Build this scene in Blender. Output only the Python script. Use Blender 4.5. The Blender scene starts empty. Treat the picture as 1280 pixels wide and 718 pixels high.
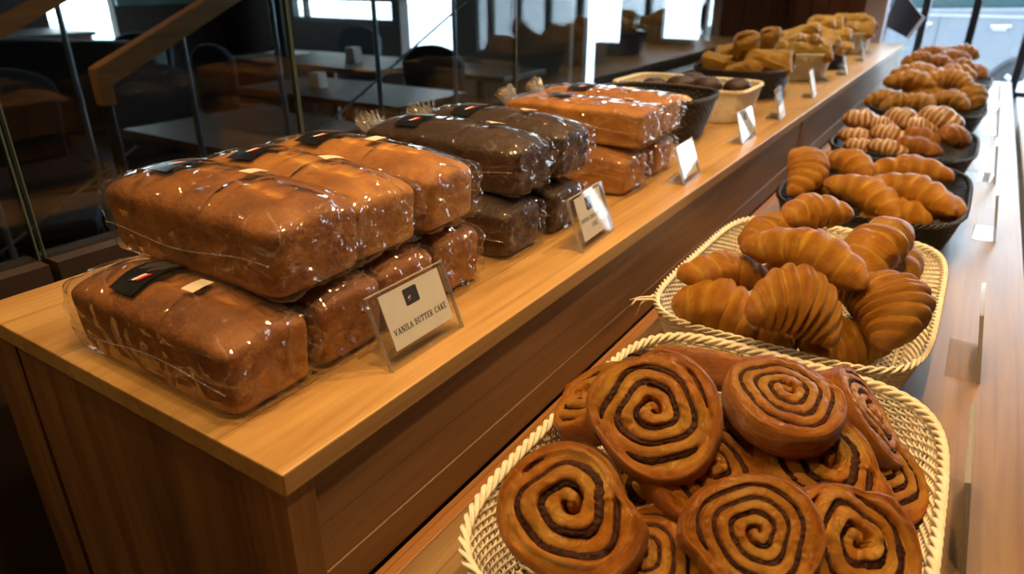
import bpy, bmesh, math, random
import numpy as np
from mathutils import Vector, Matrix, Euler
from mathutils.bvhtree import BVHTree
PI=math.pi
ZT=1.0            # top of the upper counter; the floor is z = 0
ZL=0.84           # top of the lower counter
S=bpy.context.scene
COL=S.collection
# ------------------------------------------------------------------ object helpers
def link(o,parent=None):
    COL.objects.link(o)
    if parent is not None: o.parent=parent
    return o
def meshobj(name,v,f,mat=None,parent=None,smooth=False,attrs=None,uvs=None):
    me=bpy.data.meshes.new(name)
    me.from_pydata([tuple(map(float,p)) for p in v],[],[tuple(map(int,q)) for q in f])
    me.update()
    if smooth: me.polygons.foreach_set('use_smooth',[True]*len(me.polygons))
    if attrs:
        for k,a in attrs.items():
            at=me.attributes.new(k,'FLOAT','POINT'); at.data.foreach_set('value',np.asarray(a,dtype=np.float32))
    o=bpy.data.objects.new(name,me)
    if mat is not None: me.materials.append(mat)
    return link(o,parent)
class MB:
    def __init__(s): s.v=[];s.f=[]
    def add(s,v,f):
        b=len(s.v); s.v+= [tuple(p) for p in v]; s.f+=[tuple(b+i for i in q) for q in f]; return s
    def box(s,x0,x1,y0,y1,z0,z1):
        v=[(x0,y0,z0),(x1,y0,z0),(x1,y1,z0),(x0,y1,z0),(x0,y0,z1),(x1,y0,z1),(x1,y1,z1),(x0,y1,z1)]
        return s.add(v,[(0,3,2,1),(4,5,6,7),(0,1,5,4),(1,2,6,5),(2,3,7,6),(3,0,4,7)])
    def prism(s,prof,axis,a0,a1):
        # prof: 2-d polygon; axis 0: extrude along x (prof=(y,z)); 1: along y (prof=(x,z)); 2: along z
        n=len(prof)
        def P(p,a): return ((a,p[0],p[1]),(p[0],a,p[1]),(p[0],p[1],a))[axis]
        v=[P(p,a0) for p in prof]+[P(p,a1) for p in prof]
        f=[tuple(range(n)),tuple(range(2*n-1,n-1,-1))]+[(i,i+n,(i+1)%n+n,(i+1)%n) for i in range(n)]
        return s.add(v,f)
    def tube(s,pts,r,n=8,closed=False,sq=1.0,cap=True):
        pts=[Vector(p) for p in pts]; m=len(pts); V=[]
        up=Vector((0,0,1))
        rr=r if hasattr(r,'__len__') else [r]*m
        for i,p in enumerate(pts):
            a=pts[(i-1)%m] if (closed or i>0) else p
            b=pts[(i+1)%m] if (closed or i<m-1) else p
            d=(b-a); d=d.normalized() if d.length>1e-9 else Vector((0,0,1))
            u=up if abs(d.z)<.95 else Vector((1,0,0))
            x=d.cross(u).normalized(); y=x.cross(d)
            for k in range(n):
                t=2*PI*k/n; V.append(p+x*(rr[i]*math.cos(t))+y*(rr[i]*sq*math.sin(t)))
        F=[]
        for i in range(m if closed else m-1):
            j=(i+1)%m
            for k in range(n): F.append((i*n+k,i*n+(k+1)%n,j*n+(k+1)%n,j*n+k))
        if not closed and cap: F+= [tuple(range(n-1,-1,-1)),tuple(range((m-1)*n,m*n))]
        return s.add(V,F)
    def cyl(s,c,r,z0,z1,n=24):
        return s.tube([(c[0],c[1],z0),(c[0],c[1],z1)],r,n)
    def build(s,name,mat,parent=None,smooth=False,bevel=0):
        o=meshobj(name,s.v,s.f,mat,parent,smooth)
        if bevel:
            m=o.modifiers.new('b','BEVEL'); m.width=bevel; m.segments=2; m.limit_method='ANGLE'
        return o
def empty(name,loc=(0,0,0)):
    o=bpy.data.objects.new(name,None); o.location=loc; o.empty_display_size=.05
    return link(o)
def tag(o,label=None,cat=None,group=None,kind=None):
    if label: o['label']=label
    if cat: o['category']=cat
    if group: o['group']=group
    if kind: o['kind']=kind
    return o
def copy_tree(o,parent=None):
    c=o.copy(); COL.objects.link(c)
    if parent is not None: c.parent=parent
    for ch in list(o.children): copy_tree(ch,c)
    return c
# ------------------------------------------------------------------ value noise
def _h(ix,iy,iz,seed):
    n=(ix*374761393+iy*668265263+iz*2147483647+seed*974711)&0xffffffff
    n=((n^(n>>13))*1274126177)&0xffffffff
    return ((n^(n>>16))&0xffff)/65535.0
def noise(P,scale,seed=0,octv=1):
    P=np.asarray(P,dtype=np.float64)*scale; out=0; amp=1; tot=0
    for o in range(octv):
        I=np.floor(P).astype(np.int64); F=P-I; F=F*F*(3-2*F); r=0
        for dx in (0,1):
            for dy in (0,1):
                for dz in (0,1):
                    w=(F[...,0] if dx else 1-F[...,0])*(F[...,1] if dy else 1-F[...,1])*(F[...,2] if dz else 1-F[...,2])
                    r=r+w*_h(I[...,0]+dx,I[...,1]+dy,I[...,2]+dz,seed+o)
        out=out+amp*r; tot+=amp; amp*=.5; P=P*2.03
    return out/tot*2-1
# ------------------------------------------------------------------ materials
class NT:
    def __init__(s,name):
        s.m=bpy.data.materials.new(name); s.m.use_nodes=True; s.t=s.m.node_tree; s.t.nodes.clear()
        s.out=s.n('ShaderNodeOutputMaterial')
    def n(s,t,**k):
        x=s.t.nodes.new(t)
        for a,b in k.items():
            if a in x.inputs.keys() if isinstance(a,str) else False: x.inputs[a].default_value=b
            else: setattr(x,a,b)
        return x
    def l(s,a,b): s.t.links.new(a,b)
    def val(s,inp,v):
        if hasattr(v,'is_linked') or isinstance(v,bpy.types.NodeSocket): s.l(v,inp)
        else: inp.default_value=v
    def mix(s,fac,a,b,mode='MIX'):
        x=s.t.nodes.new('ShaderNodeMix'); x.data_type='RGBA'; x.blend_type=mode
        s.val(x.inputs[0],fac); s.val(x.inputs[6],a); s.val(x.inputs[7],b); return x.outputs[2]
    def math(s,op,a,b=0.0,c=None):
        x=s.t.nodes.new('ShaderNodeMath'); x.operation=op; s.val(x.inputs[0],a); s.val(x.inputs[1],b)
        if c is not None: s.val(x.inputs[2],c)
        return x.outputs[0]
    def coord(s,kind='Object',scale=(1,1,1),rot=(0,0,0)):
        c=s.t.nodes.new('ShaderNodeTexCoord'); m=s.t.nodes.new('ShaderNodeMapping')
        m.inputs['Scale'].default_value=scale; m.inputs['Rotation'].default_value=rot
        s.l(c.outputs[kind],m.inputs['Vector']); return m.outputs[0]
    def noise(s,vec,scale,detail=4,rough=.55,dist=0.0):
        x=s.t.nodes.new('ShaderNodeTexNoise'); s.l(vec,x.inputs['Vector'])
        x.inputs['Scale'].default_value=scale; x.inputs['Detail'].default_value=detail
        x.inputs['Roughness'].default_value=rough; x.inputs['Distortion'].default_value=dist
        return x.outputs['Fac']
    def ramp(s,fac,stops):
        x=s.t.nodes.new('ShaderNodeValToRGB'); s.l(fac,x.inputs[0]); e=x.color_ramp.elements
        while len(e)<len(stops): e.new(.5)
        for i,(p,c) in enumerate(stops): e[i].position=p; e[i].color=c if len(c)==4 else (*c,1)
        return x.outputs[0]
    def attr(s,name):
        x=s.t.nodes.new('ShaderNodeAttribute'); x.attribute_name=name; return x.outputs['Fac']
    def bump(s,h,strength=.3,dist=.001):
        x=s.t.nodes.new('ShaderNodeBump'); s.l(h,x.inputs['Height']); x.inputs['Strength'].default_value=strength
        x.inputs['Distance'].default_value=dist; return x.outputs[0]
    def pbsdf(s,col,rough=.5,normal=None,**k):
        x=s.t.nodes.new('ShaderNodeBsdfPrincipled'); 
        s.val(x.inputs['Base Color'],(*col,1) if isinstance(col,tuple) and len(col)==3 else col); s.val(x.inputs['Roughness'],rough)
        if normal is not None: s.l(normal,x.inputs['Normal'])
        for a,b in k.items(): s.val(x.inputs[a.replace('_',' ')],b)
        s.l(x.outputs[0],s.out.inputs[0]); return x
def plain(name,col,rough=.5,**k):
    t=NT(name); t.pbsdf(col,rough,**k); return t.m
def speck(name,c1,c2,scale=30,rough=.6,bump=.2,dist=.001,**k):
    t=NT(name); v=t.coord('Object'); n=t.noise(v,scale,5,.6)
    c=t.ramp(n,[(.35,c1),(.65,c2)]); t.pbsdf(c,rough,t.bump(n,bump,dist),**k); return t.m
def wood(name,axis,ca,cb,cc,plank=.09,rough=.38,pvar=.3,gscale=1.0,coat=.0):
    """grain runs along axis; planks side by side across the second axis"""
    t=NT(name)
    sc={0:(2.2,26,26),1:(26,2.2,26),2:(26,26,2.2)}[axis]
    sc=tuple(a*gscale for a in sc)
    c=t.n('ShaderNodeTexCoord'); sep=t.n('ShaderNodeSeparateXYZ'); t.l(c.outputs['Object'],sep.inputs[0])
    across={0:('Y','Z'),1:('X','Z'),2:('X','Y')}[axis]
    s1=t.math('ADD',sep.outputs[across[0]],sep.outputs[across[1]])
    s1=t.math('ADD',s1,10.0)
    pl=t.math('FLOOR',t.math('DIVIDE',s1,plank))
    wn=t.n('ShaderNodeTexWhiteNoise',noise_dimensions='1D'); t.l(pl,wn.inputs['W'])
    off=t.n('ShaderNodeVectorMath',operation='SCALE'); t.l(wn.outputs['Color'],off.inputs[0]); off.inputs['Scale'].default_value=7.0
    ad=t.n('ShaderNodeVectorMath',operation='ADD'); t.l(c.outputs['Object'],ad.inputs[0]); t.l(off.outputs[0],ad.inputs[1])
    mp=t.n('ShaderNodeMapping'); mp.inputs['Scale'].default_value=sc; t.l(ad.outputs[0],mp.inputs[0])
    n1=t.noise(mp.outputs[0],1.0,6,.62,1.2); 
    mp2=t.n('ShaderNodeMapping'); mp2.inputs['Scale'].default_value=tuple(x*.28 for x in sc); t.l(ad.outputs[0],mp2.inputs[0])
    n2=t.noise(mp2.outputs[0],1.0,3,.5,2.0)
    mp3=t.n('ShaderNodeMapping'); mp3.inputs['Scale'].default_value=tuple(x*(1.3 if x<10*gscale else 5) for x in sc); t.l(ad.outputs[0],mp3.inputs[0])
    n3=t.noise(mp3.outputs[0],1.0,2,.5)
    col=t.ramp(t.math('ADD',t.math('MULTIPLY',n1,.5),t.math('MULTIPLY',n2,.5)),[(.33,ca),(.5,cb),(.68,cc)])
    dark=t.ramp(n3,[(.3,(.72,.66,.6)),(.5,(1,1,1))]); col=t.mix(.6,col,dark,'MULTIPLY')
    v=t.math('ADD',t.math('MULTIPLY',wn.outputs['Value'],pvar),1-pvar*.5)
    hs=t.n('ShaderNodeHueSaturation'); t.l(col,hs.inputs['Color']); t.l(v,hs.inputs['Value'])
    fr=t.math('FRACT',t.math('DIVIDE',s1,plank)); d=t.math('MINIMUM',fr,t.math('SUBTRACT',1.0,fr))
    seam=t.math('GREATER_THAN',d,.0008/plank*.8)
    col=t.mix(seam,t.mix(.5,hs.outputs[0],(.05,.02,.01,1)),hs.outputs[0])
    h=t.math('ADD',t.math('MULTIPLY',n3,.5),seam)
    r=t.math('ADD',t.math('MULTIPLY',n1,.18),rough-.09)
    t.pbsdf(col,r,t.bump(h,.12,.0006),Coat_Weight=coat,Coat_Roughness=.25)
    return t.m
M={}
M['oak_top']=wood('oak_top',1,(.35,.19,.060),(.475,.285,.100),(.57,.375,.152),plank=.115,rough=.36,pvar=.16)
M['oak_low']=wood('oak_low',1,(.20,.118,.048),(.29,.182,.075),(.39,.26,.115),plank=.155,rough=.36,pvar=.22)
M['oak_red']=wood('oak_red',1,(.30,.13,.035),(.38,.17,.045),(.46,.22,.06),plank=.3,rough=.4,pvar=.1)
M['teak_v']=wood('teak_v',2,(.145,.070,.024),(.23,.116,.042),(.33,.175,.066),plank=.12,rough=.42,pvar=.25)
M['teak_h']=wood('teak_h',1,(.165,.088,.038),(.26,.145,.064),(.38,.22,.10),plank=.075,rough=.42,pvar=.35)
M['teak_h2']=wood('teak_h2',1,(.15,.080,.034),(.23,.128,.054),(.32,.185,.08),plank=.2,rough=.42,pvar=.2)
M['teak_edge']=wood('teak_edge',0,(.16,.07,.022),(.24,.11,.034),(.33,.16,.05),plank=.4,rough=.42,pvar=.2)
M['rail_wood']=wood('rail_wood',1,(.34,.16,.05),(.50,.25,.09),(.62,.34,.13),plank=.5,rough=.4,pvar=.1)
M['dark_table']=wood('dark_table',1,(.07,.045,.03),(.11,.075,.05),(.16,.11,.075),plank=.12,rough=.42,pvar=.2)
M['floor_wood']=wood('floor_wood',1,(.10,.06,.035),(.16,.10,.055),(.24,.15,.08),plank=.14,rough=.4,pvar=.5)
M['slat_wood']=wood('slat_wood',2,(.20,.062,.03),(.30,.10,.045),(.40,.145,.07),plank=.11,rough=.4,pvar=.3)
M['reed']=speck('reed',(.76,.70,.55),(.90,.86,.72),60,.5,.15,.0005)
M['reed_dark']=speck('reed_dark',(.012,.012,.014),(.03,.03,.034),60,.38,.2,.0005)
M['acrylic']=None
def thinglass(name,tint,f0=.04,rough=.0,white=0.0,bumpnode=None,whitebase=0.0):
    """a thin clear sheet: transparent, with Schlick reflection and a little milky scatter"""
    t=NT(name); tr=t.n('ShaderNodeBsdfTransparent'); tr.inputs[0].default_value=(*tint,1)
    gl=t.n('ShaderNodeBsdfGlossy'); gl.inputs['Roughness'].default_value=rough
    lw=t.n('ShaderNodeLayerWeight'); lw.inputs['Blend'].default_value=.5
    m=t.n('ShaderNodeMixShader')
    fac=t.math('ADD',t.math('MULTIPLY',t.math('POWER',lw.outputs['Facing'],5.0),1-f0),f0); cl=t.math('MINIMUM',fac,1.0)
    t.l(cl,m.inputs[0]); t.l(tr.outputs[0],m.inputs[1]); t.l(gl.outputs[0],m.inputs[2]); last=m.outputs[0]
    if bumpnode: 
        h=bumpnode(t); b=t.bump(h[0],h[1],h[2]); t.l(b,gl.inputs['Normal']); t.l(b,lw.inputs['Normal'])
    if white or whitebase:
        df=t.n('ShaderNodeBsdfDiffuse'); df.inputs[0].default_value=(.8,.8,.8,1); m2=t.n('ShaderNodeMixShader')
        if bumpnode: t.val(m2.inputs[0],t.math('ADD',t.math('MULTIPLY',h[3],white),whitebase))
        else: m2.inputs[0].default_value=white
        t.l(last,m2.inputs[1]); t.l(df.outputs[0],m2.inputs[2]); last=m2.outputs[0]
    t.l(last,t.out.inputs[0]); return t.m
def _filmbump(t):
    v=t.coord('Object'); v2=t.coord('Object',(.55,1,1.1),(.3,.5,.6)); 
    n1=t.noise(v2,12,.6,.5,1.2); r1=t.math('ABSOLUTE',t.math('SUBTRACT',n1,.5))
    v3=t.coord('Object',(1.2,.5,.8),(.9,.2,1.4)); n2=t.noise(v3,18,.8,.5,.8); r2=t.math('ABSOLUTE',t.math('SUBTRACT',n2,.5))
    msk=t.noise(v,16,2,.5)
    h=t.math('ADD',t.math('MINIMUM',t.math('MULTIPLY',r1,4),.5),t.math('MINIMUM',t.math('MULTIPLY',r2,2.4),.35))
    cr=t.math('MINIMUM',t.math('MULTIPLY',r1,1.0),t.math('MULTIPLY',r2,1.2))
    crease=t.math('MULTIPLY',t.ramp(cr,[(.0,(1,1,1)),(.003,(.3,.3,.3)),(.010,(0,0,0))]),t.ramp(msk,[(.45,(0,0,0)),(.6,(1,1,1))]))
    return h,.8,.007,crease
M['film']=thinglass('film',(.985,.98,.975),f0=.085,rough=.075,white=.16,whitebase=.014,bumpnode=_filmbump)
M['film_milky']=thinglass('film_milky',(.93,.93,.94),f0=.10,rough=.16,white=.6,whitebase=.12,bumpnode=_filmbump)
M['acrylic']=thinglass('acrylic',(.97,.975,.97),f0=.018,rough=.02,white=.01)
M['acrylic_edge']=thinglass('acrylic_edge',(.8,.82,.81),f0=.12,rough=.15,white=.25)
M['glass']=thinglass('glass',(.72,.77,.76),f0=.045)
M['glass_edge']=plain('glass_edge',(.07,.10,.09),.25)
M['clear_glass']=thinglass('clear_glass',(.96,.98,.98),f0=.03)
M['paper']=speck('paper',(.80,.79,.77),(.84,.83,.81),50,.7,.02)
M['ink']=plain('ink',(.01,.01,.012),.6)
M['logo_grey']=plain('logo_grey',(.028,.03,.036),.5)
M['label_black']=plain('label_black',(.010,.011,.015),.32)
M['label_white']=plain('label_white',(.80,.78,.74),.5)
M['label_red']=plain('label_red',(.60,.03,.025),.4)
M['label_grey']=plain('label_grey',(.22,.22,.23),.5)
M['label_blue']=plain('label_blue',(.02,.03,.16),.4)
M['sticker']=plain('sticker',(.72,.66,.55),.5)
M['steel']=plain('steel',(.45,.47,.5),.3,Metallic=1.0)
M['blue_steel']=plain('blue_steel',(.32,.42,.52),.3,Metallic=.8)
M['dark_metal']=plain('dark_metal',(.02,.022,.026),.4)
M['navy']=speck('navy',(.012,.018,.032),(.022,.032,.05),60,.75,.1)
M['slate_fabric']=speck('slate_fabric',(.06,.085,.10),(.09,.12,.14),50,.8,.1)
M['dark_wall']=speck('dark_wall',(.028,.018,.014),(.045,.028,.02),4,.6,.1)
M['beige_wall']=speck('beige_wall',(.21,.20,.175),(.25,.235,.205),3,.8,.05)
M['lilac']=speck('lilac',(.70,.58,.66),(.76,.64,.72),3,.8,.05)
M['white_paint']=speck('white_paint',(.78,.79,.80),(.84,.85,.86),5,.7,.05)
M['ceiling_paint']=speck('ceiling_paint',(.10,.09,.08),(.14,.13,.12),5,.8,.05)
M['pavement']=speck('pavement',(.62,.64,.66),(.74,.76,.78),2,.9,.1)
M['car_paint']=plain('car_paint',(.11,.125,.145),.35,Coat_Weight=.25)
M['car_glass']=plain('car_glass',(.03,.06,.065),.12)
M['rubber']=plain('rubber',(.025,.027,.03),.6)
M['leafy']=speck('leafy',(.10,.22,.03),(.22,.40,.06),40,.5,.1)
M['teal_poster']=speck('teal_poster',(.10,.20,.19),(.16,.27,.26),5,.6,.02)
M['apple']=speck('apple',(.25,.5,.08),(.4,.65,.15),20,.4,.05)
def baked(name,dark,mid,light,rough=.36,spec=.5,stri=None,bscale=1.0,coat=.15):
    """crust: 'bake' runs 0 (pale) .. 1 (well baked); fine layers run across local x"""
    t=NT(name); v=t.coord('Object'); a=t.attr('bake')
    n=t.noise(v,55*bscale,5,.62); n2=t.noise(v,14*bscale,3,.5)
    f=t.math('ADD',a,t.math('MULTIPLY',t.math('SUBTRACT',n,.5),.55)); f=t.math('ADD',f,t.math('MULTIPLY',t.math('SUBTRACT',n2,.5),.5))
    col=t.ramp(f,[(.05,light),(.5,mid),(.95,dark)])
    fine=t.noise(v,260*bscale,3,.6)
    h=t.math('ADD',t.math('MULTIPLY',n,.6),t.math('MULTIPLY',fine,.35))
    if stri:
        st=t.attr('layer'); w=t.n('ShaderNodeTexNoise',noise_dimensions='1D'); t.l(t.math('MULTIPLY',st,stri),w.inputs['W']); w.inputs['Detail'].default_value=2
        sw=t.math('ADD',w.outputs['Fac'],t.math('MULTIPLY',n,.25))
        h=t.math('ADD',h,t.math('MULTIPLY',sw,1.6)); 
        lc=t.ramp(sw,[(.42,(1.22,1.14,.95)),(.72,(.80,.68,.50))]); col=t.mix(.85,col,lc,'MULTIPLY')
    t.pbsdf(col,t.math('ADD',rough-.08,t.math('MULTIPLY',n,.2)),t.bump(h,.9,.0036),Coat_Weight=coat,Coat_Roughness=.22,Subsurface_Weight=.0)
    return t.m
M['roll_dough']=baked('roll_dough',(.36,.085,.004),(.74,.27,.014),(.95,.56,.10),.42,stri=30,coat=.12)
M['choco_swirl']=speck('choco_swirl',(.012,.003,.001),(.055,.014,.004),240,.65,.9,.002,Specular_IOR_Level=.25)
M['croissant']=baked('croissant',(.50,.165,.007),(.84,.39,.022),(.95,.62,.11),.44,stri=26,coat=.06)
M['croissant_red']=baked('croissant_red',(.40,.12,.012),(.70,.28,.03),(.88,.50,.10),.42,stri=26,coat=.10)
M['puff']=baked('puff',(.58,.25,.02),(.84,.50,.07),(.94,.70,.20),.45,stri=22,coat=.1)
M['loaf_van']=baked('loaf_van',(.13,.040,.008),(.32,.120,.020),(.56,.27,.055),.6,bscale=.8,coat=0)
M['loaf_gold']=baked('loaf_gold',(.24,.085,.014),(.46,.205,.036),(.68,.38,.09),.6,bscale=.8,coat=0)
M['loaf_choc']=baked('loaf_choc',(.016,.006,.004),(.040,.016,.010),(.085,.036,.022),.55,bscale=.8,coat=0)
M['muffin']=baked('muffin',(.015,.006,.004),(.04,.015,.010),(.08,.03,.02),.5,coat=0)
M['bun_gold']=baked('bun_gold',(.42,.20,.03),(.62,.36,.07),(.75,.5,.14),.5)
def striped():
    t=NT('striped_crust'); v=t.coord('Object'); a=t.attr('bake'); st=t.attr('layer')
    n=t.noise(v,60,4,.6); f=t.math('ADD',a,t.math('MULTIPLY',t.math('SUBTRACT',n,.5),.6))
    col=t.ramp(f,[(.1,(.50,.20,.05)),(.8,(.20,.065,.018))])
    b=t.math('FRACT',t.math('ADD',t.math('MULTIPLY',st,2.3),t.math('MULTIPLY',n,.25))); k=t.math('LESS_THAN',b,.36)
    top=t.attr('top'); k=t.math('MULTIPLY',k,top)
    col=t.mix(k,col,(.55,.43,.24,1)); t.pbsdf(col,.42,t.bump(t.math('ADD',n,k),.4,.0015)); return t.m
M['striped']=striped()
# ------------------------------------------------------------------ baked things
def grid_faces(nu,nv,wrap_v=True,base=0):
    F=[]
    for i in range(nu-1):
        for j in range(nv if wrap_v else nv-1):
            k=(j+1)%nv; F.append((base+i*nv+j,base+(i+1)*nv+j,base+(i+1)*nv+k,base+i*nv+k))
    return F
def roll_mesh(seed,R=.053,H=.036,turns=3.3,openness=.3,dome=.004):
    """a swirl bun: (dough verts, faces, attrs), (filling verts, faces)"""
    rng=np.random.RandomState(seed)
    NT_=150; nr=64; ns=26
    th=np.arange(NT_)/NT_*2*PI
    pitch=(R*.80)/(turns+.35)
    c1,c2,ph1,ph2=rng.rand()*.05+.02,rng.rand()*.04+.01,rng.rand()*6,rng.rand()*6
    # outer radius: the strand's end makes a step
    e=th/(2*PI); step=pitch*.75*(e-.5)
    blend=np.clip((e-.94)/.06,0,1); step=step*(1-blend)+(-pitch*.375)*blend
    Rt=R*(1+c1*np.cos(2*th+ph1)+c2*np.cos(3*th+ph2))+step
    cx,cy=(rng.rand(2)-.5)*.004
    V=[];bake=[];lay=[]
    def prof(p):     # across one strand, p in 0..1 : rounded dough strip with a groove at 0/1
        d=np.abs(p-.5)*2
        return np.where(d<.60,1-.16*(d/.60)**2,.84-1.9*(np.maximum(d-.60,0)/.40)**1.3)
    rr=np.linspace(0,1,nr)
    gd=.0052*(1+openness)
    def top(r01,t):
        r=r01*Rt*.90+1e-6
        rw=r+pitch*.26*np.sin(3*t+ph1)*(r01)+pitch*.12*np.sin(5*t+ph2)*r01
        p=rw/pitch-t/(2*PI)+.35
        fr=p-np.floor(p); k=np.floor(p)
        hgt=prof(fr)*gd
        outer=np.clip((r01-.84)/.07,0,1); hgt=hgt*(1-outer)+gd*.95*outer
        lift=.0035*np.sin(k*2.1+seed)*openness*1.5*np.sin(t+ph1+k*.8)
        z=H*.5-gd+hgt+dome*(1-r01**2)+lift*(1-outer)
        return z,fr,r
    for i in range(nr):
        z,fr,r=top(rr[i],th)
        x=np.cos(th)*r+cx*(1-rr[i]); y=np.sin(th)*r+cy*(1-rr[i])
        P=np.stack([x,y,z],1); z=z+.0024*noise(P,60,seed,3)+.0010*noise(P,220,seed,2)
        V.append(np.stack([x,y,z],1)); bake.append(.28+.35*np.clip(np.abs(fr-.5)*2-.3,0,1)+.12*np.sin(th*2+ph2)+.10*np.clip((rr[i]-.85)/.15,0,1)); lay.append((r/pitch-th/(2*PI))*.42+.03*np.sin(7*th+ph2))
    for j in range(1,ns+1):
        a=j/ns*PI*1.0
        # side: from the top edge round to the underside
        s=math.sin(a); c=math.cos(a)
        r=Rt*(.90+.10*abs(s)**.75) if a<=PI/2 else Rt*(.62+.38*abs(s)**.6)
        z=np.full(NT_,(H*.5)*math.copysign(abs(c)**.75,c)-.0002)
        x=np.cos(th)*r; y=np.sin(th)*r
        P=np.stack([x,y,z],1); n=noise(P,38,seed+3,3); r2=1+.035*n*abs(s)
        V.append(np.stack([x*r2,y*r2,z+.0008*n],1)); bake.append(.50+.25*n+.10*(1-c)); lay.append((1.6+a*.55+.12*np.sin(th*2+ph1)+.05*np.sin(th*5)))
    V=np.concatenate(V); nrow=nr+ns
    F=grid_faces(nrow,NT_); F.append(tuple(range((nrow-1)*NT_,nrow*NT_))[::1])
    F=[f[::-1] for f in F[:-1]]+[F[-1][::-1]]
    # the filling: a crumbly strip lying in the groove
    FV=[];FF=[];m=7; t0=.9; T=np.arange(t0,turns*2*PI+ph1*.15,.035)
    for q,t in enumerate(T):
        tm=t%(2*PI)
        # groove radius: rw/pitch - tm/2pi + .35 = integer
        kk=math.floor(t/(2*PI))+1
        tgt=(kk-.35+tm/(2*PI))*pitch
        rt=np.interp(tm,np.append(th,2*PI),np.append(Rt,Rt[0])); r=tgt
        for _ in range(4): r=tgt-pitch*.26*math.sin(3*tm+ph1)*min(1,r/(rt*.9))-pitch*.12*math.sin(5*tm+ph2)*min(1,r/(rt*.9))
        fade=min(1,q/8,(len(T)-1-q)/8)
        w=pitch*(.25+.10*math.sin(t*1.7+seed)+.03*math.sin(t*9))*max(.15,fade)
        for b in range(m):
            rb=r+(b/(m-1)*2-1)*w
            if rb<.0005: rb=.0005
            r01=rb/(rt*.9)
            out=0 if r01<.84 else min(1,(r01-.84)/.07)
            z=H*.5-gd*.30+dome*(1-min(1,r01)**2)-.0016*abs(b/(m-1)*2-1)**3-(.003*out)
            FV.append((math.cos(tm)*rb+cx*(1-r01),math.sin(tm)*rb+cy*(1-r01),z))
    FV=np.array(FV); FV[:,2]+=.0016*noise(FV,420,seed+9,2)
    nT=len(T)
    for q in range(nT-1):
        if (FV[q*m]-FV[(q+1)*m]).dot(FV[q*m]-FV[(q+1)*m])>(.004)**2: pass
        for b in range(m-1): FF.append((q*m+b,(q+1)*m+b,(q+1)*m+b+1,q*m+b+1)[::-1])
    return V,F,{'bake':np.concatenate(bake),'layer':np.concatenate(lay)},FV,FF
ROLLS=[]
def make_roll_proto(seed,**k):
    V,F,A,FV,FF=roll_mesh(seed,**k)
    o=meshobj('cinnamon_roll',V,F,M['roll_dough'],None,True,A)
    meshobj('chocolate_swirl',FV,FF,M['choco_swirl'],o,True)
    return o
def croissant_mesh(seed,L=.15,W=.030,bend=.8,n=3.4,flat=.82,twist=.25,tipy=0):
    rng=np.random.RandomState(seed); nt=150; nf=40
    t=np.linspace(-1,1,nt); ph=np.arange(nf)/nf*2*PI
    rho=L/2/math.sin(bend); A=t*bend
    cxs=rho*np.sin(A); cys=-rho*(1-np.cos(A)); tx=np.cos(A); ty=-np.sin(A)
    T,Pn=np.meshgrid(t,ph,indexing='ij')
    env=(1-np.abs(T)**2.1)**.72*.90+.12*np.clip(1-((np.abs(T)-.93)/.07).clip(0,1)**2,0,1)
    env=np.where(np.abs(T)>=.999,.02,env)
    sgn=np.sign(T+1e-9)
    u=np.abs(T)*n+twist*np.sin(Pn+seed)*sgn*.5+.12*np.sin(2*Pn+seed*2)+rng.rand()*.6
    f=u-np.floor(u)
    saw=np.where(f<.86,1-(f/.86)**1.5,(f-.86)/.14)
    amp=.21*(1-.3*np.abs(T)); saw=.5*saw+.5*np.sin(PI*np.clip(f,0,1))**.8
    Rr=W*env*(1+amp*(saw-.5)*1.7)
    P0=np.stack([T*L/2,np.cos(Pn)*W,np.sin(Pn)*W],-1)
    Rr=Rr*(1+.16*noise(P0,28,seed,3)+.055*noise(P0,90,seed+8,3))
    ly=np.cos(Pn)*Rr; lz=np.sin(Pn)*Rr*flat
    lz=np.where(lz<-W*.55*env,-W*.55*env+(lz+W*.55*env)*.25,lz)
    n_y=-ty; n_x=tx
    X=cxs[:,None]+ly*(-ty)[:,None]*-1*-1; Y=cys[:,None]+ly*tx[:,None]
    X=cxs[:,None]-ly*ty[:,None]
    Z=lz+.004*np.sin(T*2+seed)
    V=np.stack([X,Y,Z],-1).reshape(-1,3)
    F=[q[::-1] for q in grid_faces(nt,nf)]+[tuple(range(nf)),tuple(range(nt*nf-1,(nt-1)*nf-1,-1))]
    bake=(.48+.34*(saw-.5)+.12*noise(P0,20,seed+5,2)-.25*np.clip(-np.sin(Pn),0,1)+.15*np.clip(np.abs(T)-.75,0,1)*4)
    bake=np.where(f>.84,bake-.18,bake)
    top=np.clip(np.sin(Pn)*3,0,1)
    return V,F,{'bake':bake.reshape(-1),'layer':(u*1.0).reshape(-1),'top':top.reshape(-1)}
def make_croissant(name,seed,mat,**k):
    V,F,A=croissant_mesh(seed,**k); return meshobj(name,V,F,M[mat],None,True,A)
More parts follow.
